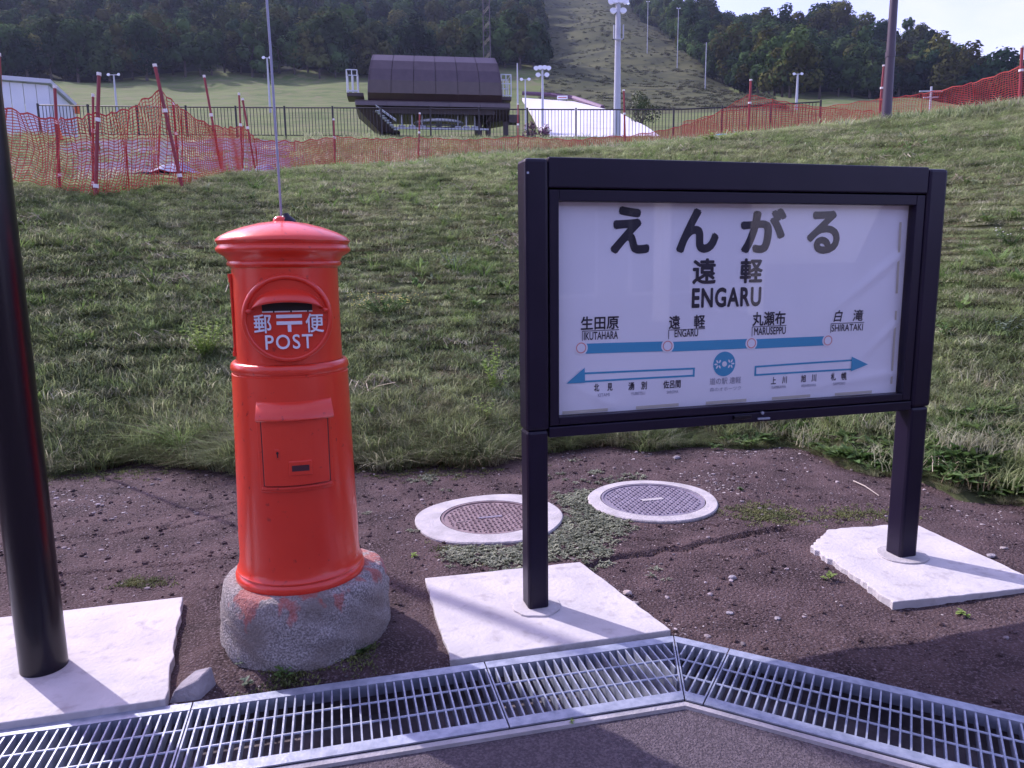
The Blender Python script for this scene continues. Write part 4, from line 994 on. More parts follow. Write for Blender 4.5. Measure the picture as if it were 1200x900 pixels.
# white ski mat on the slope
def ski_mat():
    L_ = [(612, 115, 150), (624, 132, 85), (632, 147, 55), (640, 162, 36)]; R_ = [(672, 119, 150), (722, 131, 85), (752, 146, 55), (778, 163, 36)]
    V = []; n = 16; m_ = 40
    for j in range(m_+1):
        t = j/m_*(len(L_)-1); i = min(int(t), len(L_)-2); f = t-i
        a = [L_[i][q]*(1-f)+L_[i+1][q]*f for q in range(3)]; b = [R_[i][q]*(1-f)+R_[i+1][q]*f for q in range(3)]
        A = at(*a); B = at(*b)
        for k in range(n+1):
            p = A.lerp(B, k/n); V.append((p.x, p.y, p.z+.02*math.sin(k*1.3+j*.4)))
    top = [(x, y, z+.05) for x, y, z in V]; N0 = len(V); bot = [(x, y, z-.5) for x, y, z in V]
    F = [(j*(n+1)+k, j*(n+1)+k+1, (j+1)*(n+1)+k+1, (j+1)*(n+1)+k) for j in range(m_) for k in range(n)]
    per = [k for k in range(n+1)] + [(j+1)*(n+1)-1 for j in range(1, m_+1)] + [m_*(n+1)+k for k in range(n-1, -1, -1)] + [j*(n+1) for j in range(m_-1, 0, -1)]
    g = MB(); g.add(top, F); k0 = len(g.v); g.add(bot, []); 
    for a, b in zip(per, per[1:]+per[:1]): g.f.append((a, b, k0+b, k0+a))
    o = g.build('summer_ski_mat', mat('ski_mat', (.56, .55, .60), (.62, .60, .66), .6, .7, world=True), smooth=False); tag(o, 'bright white summer ski mat spread down the slope behind the picket fence', 'ski mat')
    c = at(659, 117, 148); e = empty('slope_sign', c, 'tiny white banner sign at the top of the ski mat', 'sign')
    g = MB(); g.box(-1.0, 1.0, -.03, .03, .1, .75); g.build('board', M_white, e); g = MB(); g.tube([(-.8, 0, -.8), (-.8, 0, .1)], .05, 6); g.tube([(.8, 0, -.8), (.8, 0, .1)], .05, 6); g.build('legs', M_fence, e)
    g = MB(); g.box(-.8, .8, -.035, -.031, .35, .5); g.build('red_band', M_net, e)
    a = at(672, 118, 151); b = at(700, 127, 130); 
    g = MB(); g.tube([at(612, 113, 152)+Vector((0, 0, .6)), at(645, 114, 152)+Vector((0, 0, .5)), at(672, 117.5, 150)+Vector((0, 0, .5)), at(706, 128.5, 118)+Vector((0, 0, .3))], .38, 6)
    o = g.build('padded_barrier', mat('purple_pad', (.12, .06, .12), None, rough=.7)); tag(o, 'dark purple padding along the upper right edge of the white ski mat', 'padding')
ski_mat()
# blue tarp by the crest, right
c0 = at(838, 165, 20.5); c1 = at(868, 162, 20.5)
g = MB(); g.box(-.38, .38, -.3, .3, -.2, .10); o = g.build('blue_tarp', mat('blue_sheet', (.08, .30, .55), None, rough=.5), bevel=.05); o.location = (c0+c1)/2; tag(o, 'low bright blue tarpaulin on the crest above the station sign', 'tarpaulin')
for i, (px, py, D, sx, lab) in enumerate(((208, 206, 16.2, .55, 'grey blue plastic sheet at the foot of the stone slope by the leaning poles'), (312, 204, 17.5, .42, 'smaller grey blue sheet at the foot of the stone slope behind the aerial rod'))):
    p = at(px, py, D); z = hz(p.x, p.y); g = MB(); n = 14; vs = []
    for j in range(n+1):
        for k in range(n+1):
            u, v = k/n-.5, j/n-.5; vs.append((u*2*sx, v*1.4, .28*math.exp(-(u*u+v*v)*7)+.05*math.sin(u*17+v*9)*(.5-abs(u))))
    g.add(vs, [(j*(n+1)+k, j*(n+1)+k+1, (j+1)*(n+1)+k+1, (j+1)*(n+1)+k) for j in range(n) for k in range(n)])
    g.add([(-sx, -.7, -.3), (sx, -.7, -.3), (sx, .7, -.3), (-sx, .7, -.3)], [(3, 2, 1, 0)])
    o = g.build('plastic_sheet', mat('grey_blue_sheet', (.06, .09, .20), (.10, .13, .26), 4, .6, spec=.2), smooth=True); o.location = (p.x, p.y, z+.03); tag(o, lab, 'plastic sheet')

# ------------------------------------------------------------ geometry-node scattering
def scatter(name, pts, scales, rots, idx, protos, kind='stuff', label=None, tilt=None, align=None):
    """pts Nx3; one object whose points carry instances of real plants standing in the scene"""
    n = len(pts); me = bpy.data.meshes.new(name); me.vertices.add(n); me.vertices.foreach_set('co', np.asarray(pts, np.float32).ravel())
    a = me.attributes.new('sc', 'FLOAT_VECTOR', 'POINT'); s = np.asarray(scales, np.float32)
    if s.ndim == 1: s = np.repeat(s[:, None], 3, 1)
    a.data.foreach_set('vector', np.ascontiguousarray(s, np.float32).ravel())
    R = np.zeros((n, 3), np.float32); R[:, 2] = rots
    if tilt is not None: R[:, 0] = tilt[0]; R[:, 1] = tilt[1]
    a = me.attributes.new('ro', 'FLOAT_VECTOR', 'POINT'); a.data.foreach_set('vector', R.ravel())
    a = me.attributes.new('ix', 'INT', 'POINT'); a.data.foreach_set('value', np.asarray(idx, np.int32))
    o = link(name, me)
    ng = bpy.data.node_groups.new(name, 'GeometryNodeTree'); ng.interface.new_socket('Geometry', in_out='INPUT', socket_type='NodeSocketGeometry'); ng.interface.new_socket('Geometry', in_out='OUTPUT', socket_type='NodeSocketGeometry')
    N = ng.nodes.new; L = ng.links.new; gi = N('NodeGroupInput'); go = N('NodeGroupOutput'); jn = N('GeometryNodeJoinGeometry')
    def attr(nm, ty):
        q = N('GeometryNodeInputNamedAttribute'); q.data_type = ty; q.inputs['Name'].default_value = nm; return [x for x in q.outputs if x.enabled][0]
    sc, ro, ix = attr('sc', 'FLOAT_VECTOR'), attr('ro', 'FLOAT_VECTOR'), attr('ix', 'INT')
    er = N('FunctionNodeEulerToRotation'); L(ro, er.inputs[0])
    for k, p in enumerate(protos):
        cmpn = N('FunctionNodeCompare'); cmpn.data_type = 'INT'; cmpn.operation = 'EQUAL'; L(ix, [x for x in cmpn.inputs if x.enabled][0]); [x for x in cmpn.inputs if x.enabled][1].default_value = k
        oi = N('GeometryNodeObjectInfo'); oi.transform_space = 'ORIGINAL'; oi.inputs['As Instance'].default_value = True; oi.inputs['Object'].default_value = p
        ip = N('GeometryNodeInstanceOnPoints'); L(gi.outputs[0], ip.inputs['Points']); L(cmpn.outputs[0], ip.inputs['Selection']); L(oi.outputs['Geometry'], ip.inputs['Instance'])
        L(er.outputs[0], ip.inputs['Rotation']); L(sc, ip.inputs['Scale']); L(ip.outputs[0], jn.inputs[0])
    L(jn.outputs[0], go.inputs[0]); md = o.modifiers.new('scatter', 'NODES'); md.node_group = ng
    tag(o, label, kind=kind); return o

# ------------------------------------------------------------ grass on the bank
M_g1 = leafmat('grass_blades', (.175, .235, .095), (.30, .35, .165), (.40, .39, .27), scale=1.1, trans=.42, vary=.35, fine=7)
M_g2 = leafmat('lush_grass', (.12, .21, .055), (.22, .32, .10), None, scale=1.5, trans=.4, vary=.3)
M_g3 = leafmat('dry_grass', (.20, .165, .095), (.30, .25, .155), None, scale=2, trans=.3, vary=.3)
M_wd = leafmat('weed_leaf', (.080, .155, .045), (.15, .23, .075), None, scale=3, trans=.4, vary=.3)
M_wl = leafmat('pale_leaf', (.20, .30, .07), (.34, .44, .13), None, scale=3, trans=.45, vary=.25)
def blade(g, x, y, h, wd, az, lean, seg=3, z=0):
    dx, dy = math.cos(az), math.sin(az); px_, py_ = -dy*wd/2, dx*wd/2; vs = []
    for i in range(seg+1):
        t = i/seg; k = lean*t*t*h; zz = z+h*(t-.28*lean*t*t); w_ = (1-t**1.6)
        if i < seg: vs += [(x+dx*k-px_*w_, y+dy*k-py_*w_, zz), (x+dx*k+px_*w_, y+dy*k+py_*w_, zz)]
        else: vs.append((x+dx*k, y+dy*k, zz))
    F = [(2*i, 2*i+1, 2*i+3, 2*i+2) for i in range(seg-1)] + [(2*seg-2, 2*seg-1, 2*seg)]
    g.add(vs, F)
def tuft(n, R, h0, h1, wd, lean0, lean1, seed, m, name='grass_tuft', centre=0.0):
    r = random.Random(seed); g = MB()
    for _ in range(n):
        a = r.uniform(0, 6.28); q = R*math.sqrt(r.random()); az = (a+r.uniform(-.7, .7)) if centre else r.uniform(0, 6.28)
        blade(g, q*math.cos(a), q*math.sin(a), r.uniform(h0, h1), wd*r.uniform(.7, 1.3), az, r.uniform(lean0, lean1), 3, -.01)
    me = g.mesh(name, m); o = link(name, me); return o
def bank_points(n, seed, D0=0.0, D1=1.05, a0=-42, a1=42, dens=None):
    r = np.random.default_rng(seed); az = np.radians(r.uniform(a0, a1, n)); u = r.random(n)
    f = FOOT(az); c = CREST(az)+1.0; D = f+D0+(c-f-D0)*(u**.85)*D1
    return az, D, D*np.sin(az), D*np.cos(az)
def place_proto(o, px, D, label, cat='plant', grp=None):
    az = azT(px, 300)[0]; x, y = D*math.sin(az), D*math.cos(az); o.location = (x, y, hz(x, y)); tag(o, label, cat, grp); return o
# sparse underlying patches of short grass: real patches on the bank, repeated over it
T = []
for k in range(5):
    o = tuft(130, .17, .04, .17, .0055, .2, 1.3, 20+k, M_g1, 'grass_tuft'); az = azT(150+k*170, 300)[0]; x, y = 8*math.sin(az), 8*math.cos(az); o.location = (x, y, hz(x, y)); tag(o, 'short mown grass patch on the bank', kind='stuff'); T.append(o)
T.append(tuft(90, .13, .04, .13, .004, .3, 1.5, 31, M_g3)); T[-1].location = (1.6, 8.5, hz(1.6, 8.5)); tag(T[-1], 'patch of dry straw coloured grass on the bank', kind='stuff')
T.append(tuft(60, .06, .12, .27, .006, .5, 1.4, 33, M_g2, centre=1)); T[-1].location = (-2.3, 7.4, hz(-2.3, 7.4)); tag(T[-1], 'taller green grass clump on the bank', kind='stuff')
n = 34000; az, D, X, Y = bank_points(n, 5); Z = height(X, Y)
idx = rng.integers(0, 5, n); dn = fbm(X*.8, Y*.8, 3, 55); dry = (rng.random(n) < np.clip(.10+.5*dn, .03, .5)); idx = np.where(dry, 5, idx)
sc = rng.uniform(.65, 1.3, n)*(1+.35*fbm(X*.6, Y*.6, 3, 66)+.5*np.clip((D-9)/10, 0, 1)); sc = np.stack([sc, sc, sc*np.interp(D-FOOT(az), [0, .6, 1.8, 5], [1.0, .62, .42, .34])*(1+.28*fbm(X*2.2, Y*2.2, 3, 67))], -1)
keep = ~((D-FOOT(az) < .3) & (rng.random(n) < .4)); keep &= ~((fbm(X*2.3, Y*2.3, 3, 91) > .45) & (rng.random(n) < .6))
scatter('bank_grass', np.stack([X, Y, Z], -1)[keep], sc[keep], rng.uniform(0, 6.28, n)[keep], idx[keep], T[:6], label='mixed green and dry short grass covering the bank')
# clumps
n = 1600; az, D, X, Y = bank_points(n, 6); Z = height(X, Y); kp = fbm(X*.9, Y*.9, 3, 14) > .02
scatter('grass_clumps', np.stack([X, Y, Z], -1)[kp], rng.uniform(.35, .85, n)[kp], rng.uniform(0, 6.28, n)[kp], np.zeros(n, int)[kp], [T[6]], label='scattered taller green clumps standing in the bank grass')
M_bw = leafmat('bank_weed', (.09, .17, .05), (.20, .28, .09), (.22, .26, .16), scale=2, trans=.4, vary=.4)
r = random.Random(15); g = MB()
for k in range(14):
    a = r.uniform(0, 6.28); d = Vector((math.cos(a), math.sin(a), r.uniform(.3, 1.6))).normalized(); q = Vector((r.uniform(-.04, .04), r.uniform(-.04, .04), r.uniform(.0, .05))); L_ = r.uniform(.04, .08); s_ = d.cross(Vector((0, 0, 1))).normalized()*r.uniform(.010, .02)
    g.add([q, q+d*L_*.5+s_, q+d*L_, q+d*L_*.5-s_], [(0, 1, 2, 3)])
BW = g.build('bank_weed', M_bw); BW.location = (1.2, 7.6, hz(1.2, 7.6)); tag(BW, 'small broad leaved weed among the bank grass', kind='stuff')
g = MB()
for k in range(12):
    a = r.uniform(0, 6.28); L_ = r.uniform(.1, .2); x, y = r.uniform(-.08, .08), r.uniform(-.08, .08); g.tube([(x, y, .02), (x+L_*.5*math.cos(a), y+L_*.5*math.sin(a), r.uniform(.06, .12)), (x+L_*math.cos(a+.3), y+L_*math.sin(a+.3), r.uniform(.02, .1))], .0022, 3, cap=False)
BS = g.build('dead_straw', mat('straw', (.34, .28, .19), (.46, .40, .30), 8, .8)); BS.location = (-.6, 7.0, hz(-.6, 7.0)); tag(BS, 'dead straw lying in the bank grass', kind='stuff')
BT = tuft(26, .03, .10, .22, .008, .5, 1.3, 61, M_g2, centre=1); BT.location = (2.0, 7.9, hz(2.0, 7.9)); tag(BT, 'coarse light green sedge clump on the bank', kind='stuff')
n = 3200; az, D, X, Y = bank_points(n, 16); kp = fbm(X*.7+4, Y*.7, 3, 19) > -.08
scatter('bank_weeds', np.stack([X, Y, height(X, Y)], -1)[kp], rng.uniform(.5, 1.5, n)[kp], rng.uniform(0, 6.28, n)[kp], rng.choice(3, n, p=[.60, .08, .32])[kp], [BW, BS, BT], label='weeds, sedge and dead straw mixed into the bank grass')
# shaggy fringe along the foot of the bank
F1 = tuft(130, .11, .14, .30, .0045, .6, 1.7, 41, M_g1, centre=1); F1.location = (-1.2, 5.45, hz(-1.2, 5.45)); tag(F1, 'shaggy grass tussock on the foot of the bank', kind='stuff')
F2 = tuft(90, .10, .10, .24, .004, .8, 1.9, 43, M_g3, centre=1); F2.location = (-.5, 5.5, hz(-.5, 5.5)); tag(F2, 'dry tussock on the foot of the bank', kind='stuff')
n = 950; r = np.random.default_rng(8); az = np.radians(r.uniform(-42, 40, n)); D = FOOT(az)+np.abs(r.normal(0, .30, n))-.12; X, Y = D*np.sin(az), D*np.cos(az)
amp = np.interp(az, np.radians([-42, -33, -30, -20, -5, 6, 14, 30, 40]), [.9, .9, 1.0, 1.05, .95, 1.0, .55, .35, .35])
ix = np.where(r.random(n) < .3, 1, 0)
scatter('fringe_grass', np.stack([X, Y, height(X, Y)-.02], -1), r.uniform(.55, 1.15, n)*amp, r.uniform(0, 6.28, n), ix, [F1, F2], label='long shaggy grass hanging over the foot of the bank')
# crest grass rim and rough slope / meadow tufts further off
G1 = tuft(60, .5, .10, .32, .02, .2, .9, 51, M_g1); G1.location = (-1.5, 22, hz(-1.5, 22)); tag(G1, 'rough grass patch beyond the net', kind='stuff')
n = 3500; r = np.random.default_rng(9); az = np.radians(r.uniform(-42, 42, n)); D = r.uniform(17, 30, n); X, Y = D*np.sin(az), D*np.cos(az)
kp = ~((az > azT(80, 190)[0]) & (az < azT(350, 190)[0]) & (rng.random(n) < .9))
scatter('slope_grass', np.stack([X, Y, height(X, Y)], -1)[kp], r.uniform(.4, 1.0, n)[kp], r.uniform(0, 6.28, n)[kp], np.zeros(n, int)[kp], [G1], label='rough grass on the slope between net and picket fence')

# ------------------------------------------------------------ placing plants where a sight line meets the ground
def hit(px, py):
    d = ray(px, py); h = math.hypot(d[0], d[1]); lo = 3.4
    for D in np.arange(3.4, 60, .05):
        x, y, z = d[0]/h*D, d[1]/h*D, CAMH+d[2]/h*D
        zz = dz(x, y) if D < FOOT(math.atan2(x, y)) else hz(x, y)
        if z < zz: return Vector((x, y, zz))
    return Vector((d[0]/h*15, d[1]/h*15, hz(d[0]/h*15, d[1]/h*15)))
def leaf(g, p, d, up, L, w_, fold=.25):
    """a pointed leaf from p along d"""
    d = d.normalized(); s = d.cross(up).normalized(); u = s.cross(d)
    a = p+d*L*.35+s*w_*.5+u*fold*w_; b = p+d*L*.35-s*w_*.5+u*fold*w_; c = p+d*L*.7+s*w_*.36+u*(-.02*L); e_ = p+d*L*.7-s*w_*.36+u*(-.02*L); t = p+d*L-u*L*.12; m0 = p+d*L*.38; m1 = p+d*L*.7-u*.03*L
    g.add([p, a, b, c, e_, t, m0, m1], [(0, 6, 1), (0, 2, 6), (6, 7, 3, 1), (6, 2, 4, 7), (7, 5, 3), (7, 4, 5)])
def leafy(px, py, label, H, n_stem, n_leaf, L, w_, m, seed, spread=.5, name='leafy_weed', flowers=None):
    r = random.Random(seed); p0 = hit(px, py); e = empty(name, p0-Vector((0, 0, .01)), label, 'weed')
    st = MB(); lf = MB(); fl = MB()
    for k in range(n_stem):
        az = r.uniform(0, 6.28); ln = r.uniform(.1, spread)*H; hh = H*r.uniform(.6, 1.05); b = Vector((r.uniform(-.02, .02), r.uniform(-.02, .02), 0))
        top = b+Vector((math.cos(az)*ln, math.sin(az)*ln, hh)); mid = b.lerp(top, .5)+Vector((0, 0, .06*H)); st.tube([b, mid, top], [.0035, .0028, .0015], 5)
        for j in range(n_leaf):
            t = (j+.6)/n_leaf; q = b.lerp(mid, t*2) if t < .5 else mid.lerp(top, t*2-1); a = r.uniform(0, 6.28)
            leaf(lf, q, Vector((math.cos(a), math.sin(a), r.uniform(-.1, .7))), Vector((0, 0, 1)), L*r.uniform(.6, 1.1)*(1.1-.5*t), w_*r.uniform(.7, 1.1))
        if flowers:
            for _ in range(flowers[1]):
                q = top+Vector((r.uniform(-.03, .03), r.uniform(-.03, .03), r.uniform(-.03, .02))); fl.add([q+Vector((.008*math.cos(t), .008*math.sin(t), 0)) for t in (0, 1.05, 2.1, 3.14, 4.19, 5.24)]+[q+Vector((0, 0, .006))], [(i, (i+1) % 6, 6) for i in range(6)])
    tag(st.build('stem', m, e), kind=None); tag(lf.build('leaves', m, e), kind='stuff')
    if flowers: tag(fl.build('flowers', flowers[0], e), kind='stuff')
    return e
M_yel = mat('yellow_flower', (.62, .52, .10), None, rough=.7); M_wfl = mat('white_flower', (.75, .72, .70), None, rough=.7)
M_silver = leafmat('silver_leaf', (.17, .22, .15), (.24, .29, .20), None, scale=4, trans=.3)
leafy(242, 425, 'bushy light green weed on the bank touching the left side of the post box', .40, 24, 10, .07, .034, M_wl, 1, .6)
leafy(532, 322, 'silvery green feathery weed standing midway up the bank between post box and sign', .30, 12, 9, .06, .018, M_silver, 2, .8)
leafy(452, 372, 'low mound of weed dotted with yellow flowers just right of the post box', .24, 46, 7, .06, .026, M_wd, 3, 1.9, 'flowering_weed', (M_yel, 2))
leafy(580, 465, 'tall yellow green leafy weed left of the sign at mid height of the bank', .46, 8, 12, .07, .034, M_wl, 4, .35)
leafy(566, 505, 'broad leaved weed at the foot of the bank beside the left sign post', .26, 6, 8, .06, .03, M_wl, 44, .5)
leafy(840, 168, 'clump of leafy weed on the skyline of the bank above the station sign', .22, 14, 7, .12, .055, M_wl, 5, 2.0)
leafy(1182, 290, 'leafy weed with small white flowers right of the station sign', .22, 10, 7, .06, .025, M_wd, 6, .9, 'flowering_weed', (M_wfl, 2))
leafy(1172, 395, 'pale grey green weed on the bank right of the station sign', .20, 8, 7, .06, .022, M_silver, 7, .9)
leafy(1110, 402, 'broad leaved green weed low beside the right column of the sign', .2, 9, 7, .07, .03, M_wd, 8, .8)
leafy(522, 265, 'spreading dull green weed high on the bank left of the sign frame', .16, 8, 6, .12, .03, M_silver, 9, 1.4)
def blade_plant(px, py, label, n, h0, h1, wd, m, seed, l0=.6, l1=1.5):
    r = random.Random(seed); g = MB()
    for _ in range(n): blade(g, r.uniform(-.03, .03), r.uniform(-.03, .03), r.uniform(h0, h1), wd*r.uniform(.7, 1.2), r.uniform(0, 6.28), r.uniform(l0, l1), 4)
    o = g.build('grass_clump', m); o.location = hit(px, py)-Vector((0, 0, .01)); tag(o, label, 'grass clump'); return o
M_pv = leafmat('pale_blades', (.34, .36, .18), (.46, .46, .28), None, scale=4, trans=.4)
blade_plant(190, 436, 'pale striped blade plant on the bank between black post and post box', 14, .14, .26, .014, M_pv, 1)
blade_plant(95, 405, 'bright green grass clump on the bank just right of the black post', 26, .15, .27, .009, M_g2, 2)
blade_plant(135, 395, 'spiky green clump on the bank left of the pale striped plant', 26, .14, .24, .008, M_g2, 3)
blade_plant(500, 500, 'clump of white green blades at the bank foot right of the post box', 16, .16, .30, .011, M_pv, 4)
blade_plant(600, 520, 'big arching grass clump at the bank foot against the left sign post', 70, .22, .42, .007, M_g2, 5, .8, 1.8)
blade_plant(545, 525, 'arching grey green clump with dry tips left of the sign post foot', 60, .2, .36, .006, M_g1, 6, .8, 1.8)
blade_plant(215, 540, 'largest shaggy grass tussock overhanging the dirt left of the post box', 190, .28, .55, .0065, M_g2, 7, .8, 1.9)
blade_plant(255, 520, 'shaggy tussock half hidden by the left edge of the post box', 90, .2, .40, .0065, M_g2, 8, .8, 1.9)
blade_plant(430, 520, 'dark shaggy tussock emerging right of the post box door', 90, .2, .36, .0065, M_g1, 9, .8, 1.8)

# broad-leaved weeds at the right foot of the bank
r = random.Random(12); g = MB()
for k in range(16):
    a = r.uniform(0, 6.28); q = Vector((r.uniform(-.05, .05), r.uniform(-.05, .05), r.uniform(.0, .05))); leaf(g, q, Vector((math.cos(a), math.sin(a), r.uniform(.2, 1.3))), Vector((0, 0, 1)), r.uniform(.06, .12), r.uniform(.03, .05))
W0 = g.build('weed_rosette', M_wd); W0.location = hit(1150, 560); tag(W0, 'broad leaved weed rosette at the lower right edge of the bank', kind='stuff')
n = 420; rr = np.random.default_rng(21); az = np.radians(rr.uniform(27, 45, n)); D = FOOT(az)-.05+np.abs(rr.normal(0, .45, n)); 
az2 = np.radians(rr.uniform(14, 30, 70)); D2 = FOOT(az2)-.1+np.abs(rr.normal(0, .25, 70)); az = np.concatenate([az, az2]); D = np.concatenate([D, D2]); X, Y = D*np.sin(az), D*np.cos(az)
scatter('weed_patch', np.stack([X, Y, np.maximum(height(X, Y), dirt_z(X, Y))-.005], -1), rr.uniform(.5, 1.25, len(X)), rr.uniform(0, 6.28, len(X)), np.zeros(len(X), int), [W0], label='patch of bright green broad leaved weeds at the right foot of the bank')

# creeping ground cover round the manholes, moss, small weeds
g = MB(); r = random.Random(3)
for k in range(10):
    a = 2*PI*k/10+r.uniform(-.2, .2); q = Vector((r.uniform(-.006, .006), r.uniform(-.006, .006), .002)); leaf(g, q, Vector((math.cos(a), math.sin(a), r.uniform(.1, 1.0))), Vector((0, 0, 1)), r.uniform(.008, .015), r.uniform(.005, .008))
M_cov = leafmat('ground_cover', (.16, .18, .12), (.28, .30, .21), None, scale=6, trans=.25, vary=.35)
C0 = g.build('ground_cover_sprig', M_cov); C0.location = (-.2, 3.4, dz(-.2, 3.4)+.002); tag(C0, 'sprig of grey green creeping ground cover', kind='stuff')
def inring(X, Y):
    return (np.hypot(X+.135, Y-4.10) < .43) | (np.hypot(X-.86, Y-4.385) < .40)
def inpad(X, Y): 
    return ((X > -.45) & (X < .62) & (Y > 2.5) & (Y < 3.235+(X+.415)*.225) & (X < .33+(3.4-Y)*.43)) | ((X > 1.5) & (X < 2.4) & (Y > 2.9) & (Y < 3.9)) | ((X < -1.15) & (Y < 3.06+(X+1.45)*.26))
n = 26000; rr = np.random.default_rng(31); X = rr.uniform(-.95, 1.3, n); Y = rr.uniform(3.1, 5.6, n)
den = 1.15*np.exp(-(((X-.02)/.55)**2+((Y-3.75)/.62)**2)) + .75*np.exp(-(((X-.45)/.45)**2+((Y-4.7)/.5)**2)) + .5*np.exp(-(((X+.5)/.35)**2+((Y-5.0)/.45)**2)) + .7*np.exp(-(((X-.45)/.2)**2+((Y-4.0)/.3)**2))
kp = (rr.random(n) < np.clip((den+1.0*fbm(X*4.5, Y*4.5, 4, 44)-.62)*1.8, 0, 1)*.75) & ~inring(X, Y) & ~inpad(X, Y); X, Y = X[kp], Y[kp]
scatter('ground_cover', np.stack([X, Y, dirt_z(X, Y)+.001], -1), rr.uniform(.7, 1.7, len(X)), rr.uniform(0, 6.28, len(X)), np.zeros(len(X), int), [C0], label='grey green creeping plants spread round the manhole covers')
M_moss = leafmat('moss', (.085, .105, .030), (.15, .165, .05), None, scale=8, trans=.2, vary=.3)
g = MB(); r = random.Random(5)
for k in range(14):
    a = r.uniform(0, 6.28); q = Vector((r.uniform(-.014, .014), r.uniform(-.014, .014), .0)); leaf(g, q, Vector((math.cos(a), math.sin(a), 1.2)), Vector((0, 0, 1)), r.uniform(.007, .012), .004)
C1 = g.build('moss_sprig', M_moss); C1.location = (1.6, 4.2, dz(1.6, 4.2)); tag(C1, 'tuft of yellow green moss', kind='stuff')
XX = []; 
for (px, py, sx, sy, k) in ((900, 601, .13, .09, 260), (1010, 602, .12, .07, 110), (120, 555, .35, .12, 200), (420, 548, .3, .12, 120), (520, 553, .3, .10, 120), (165, 683, .06, .03, 60), (550, 640, .12, .1, 60), (340, 800, .05, .04, 80), (420, 775, .04, .05, 60), (640, 825, .01, .01, 0)):
    c = gpt(px, py); XX.append(np.stack([rr.normal(c.x, sx, k), rr.normal(c.y, sy, k)], -1))
XX = np.concatenate(XX); X, Y = XX[:, 0], XX[:, 1]; kp = (Y > back_y(X)+.02) & ~inpad(X, Y) & ~inring(X, Y); X, Y = X[kp], Y[kp]
scatter('moss', np.stack([X, Y, dirt_z(X, Y)], -1), rr.uniform(.7, 1.6, len(X)), rr.uniform(0, 6.28, len(X)), np.zeros(len(X), int), [C1], label='yellow green moss patches on the dirt')
def sprout(px, py, label, s, seed, m=None, z=None):
    r = random.Random(seed); g = MB()
    for k in range(9):
        a = r.uniform(0, 6.28); leaf(g, Vector((r.uniform(-.01, .01), r.uniform(-.01, .01), r.uniform(0, .015)))*s, Vector((math.cos(a), math.sin(a), r.uniform(.1, 1))), Vector((0, 0, 1)), .032*s*r.uniform(.6, 1.1), .017*s)
    o = g.build('small_weed', m or M_wd); p = gpt(px, py, 0); p.z = dz(p.x, p.y) if z is None else z; o.location = p; tag(o, label, 'weed')
sprout(425, 772, 'small green sprout at the right foot of the stone plinth', 1.2, 1); sprout(333, 798, 'bright green sprout below the front of the stone plinth', 1.3, 2)
sprout(285, 786, 'pale small sprout at the lower left of the stone plinth', 1.0, 3, M_silver); sprout(290, 807, 'pale sprout by the grating left below the plinth', 1.0, 4, M_silver)
sprout(970, 678, 'small green weed at the left edge of the right slab', 1.2, 5, M_wl); sprout(1128, 719, 'flat pale weed on the dirt below the right slab', 1.0, 6, M_wl)
sprout(486, 654, 'bright tuft of weed between plinth and manhole', 1.0, 7, M_wl); sprout(667, 845, 'tiny green weed in the joint in front of the grating', .7, 8, M_wl, -.01)
sprout(868, 575, 'weed on the dirt behind the right manhole', 1.0, 9, M_wd); sprout(840, 525, 'leafy weed at the bank foot below the sign', 2.2, 10, M_wd); sprout(905, 512, 'leafy weed at the bank foot right of centre', 2.4, 11, M_wl)

# pebbles and chips on the dirt
def stone_mesh(name, r_, seed, m, sq=(1, .8, .5), sub=1):
    bm = bmesh.new(); bmesh.ops.create_icosphere(bm, subdivisions=sub, radius=1); r = random.Random(seed)
    for v in bm.verts:
        k = r.uniform(.78, 1.18); v.co = Vector((v.co.x*sq[0], v.co.y*sq[1], v.co.z*sq[2]))*k*r_
    me = bpy.data.meshes.new(name); bm.to_mesh(me); bm.free(); me.materials.append(m); return me
P0 = link('pebble', stone_mesh('pebble', .010, 1, M_peb)); P0.location = (-2.2, 3.6, dz(-2.2, 3.6)+.003); tag(P0, 'small grey pebble on the dirt', kind='stuff')
P1 = link('pebble', stone_mesh('pebble', .010, 2, M_chip, (1, .55, .28))); P1.location = (-2.5, 3.9, dz(-2.5, 3.9)+.003); tag(P1, 'small pale stone chip on the dirt', kind='stuff')
P2 = link('pebble', stone_mesh('pebble', .010, 3, M_dirt, (1, .9, .7))); P2.location = (-1.6, 3.4, dz(-1.6, 3.4)+.003); tag(P2, 'small dirt clod', kind='stuff')
n = 22000; X = rr.uniform(-4, 3.6, n); t_ = rr.random(n); Y = back_y(X)+.03+t_*(5.9-back_y(X)); kp = ~inring(X, Y) & ~inpad(X, Y) & (np.hypot(X, Y) < FOOT(np.arctan2(X, Y))+.1) & (np.hypot(X+.836, Y-2.74) > .30); X, Y = X[kp], Y[kp]; n = len(X)
kind = rr.choice(3, n, p=[.24, .06, .70]); q = rr.pareto(2.3, n)*.26+.24; q = np.clip(q, .2, 1.5); far_ = np.clip((Y-3)/3, 0, 1)
kp = rr.random(n) < (.35+.5*(fbm(X*1.2, Y*1.2, 3, 71) > -.1)); kp |= kind == 2
scatter('pebbles', np.stack([X, Y, dirt_z(X, Y)+.002*q], -1)[kp], (q*(1+.4*far_))[kp], rr.uniform(0, 6.28, n)[kp], kind[kp], [P0, P1, P2], label='loose pebbles, pale chips and clods on the dirt')
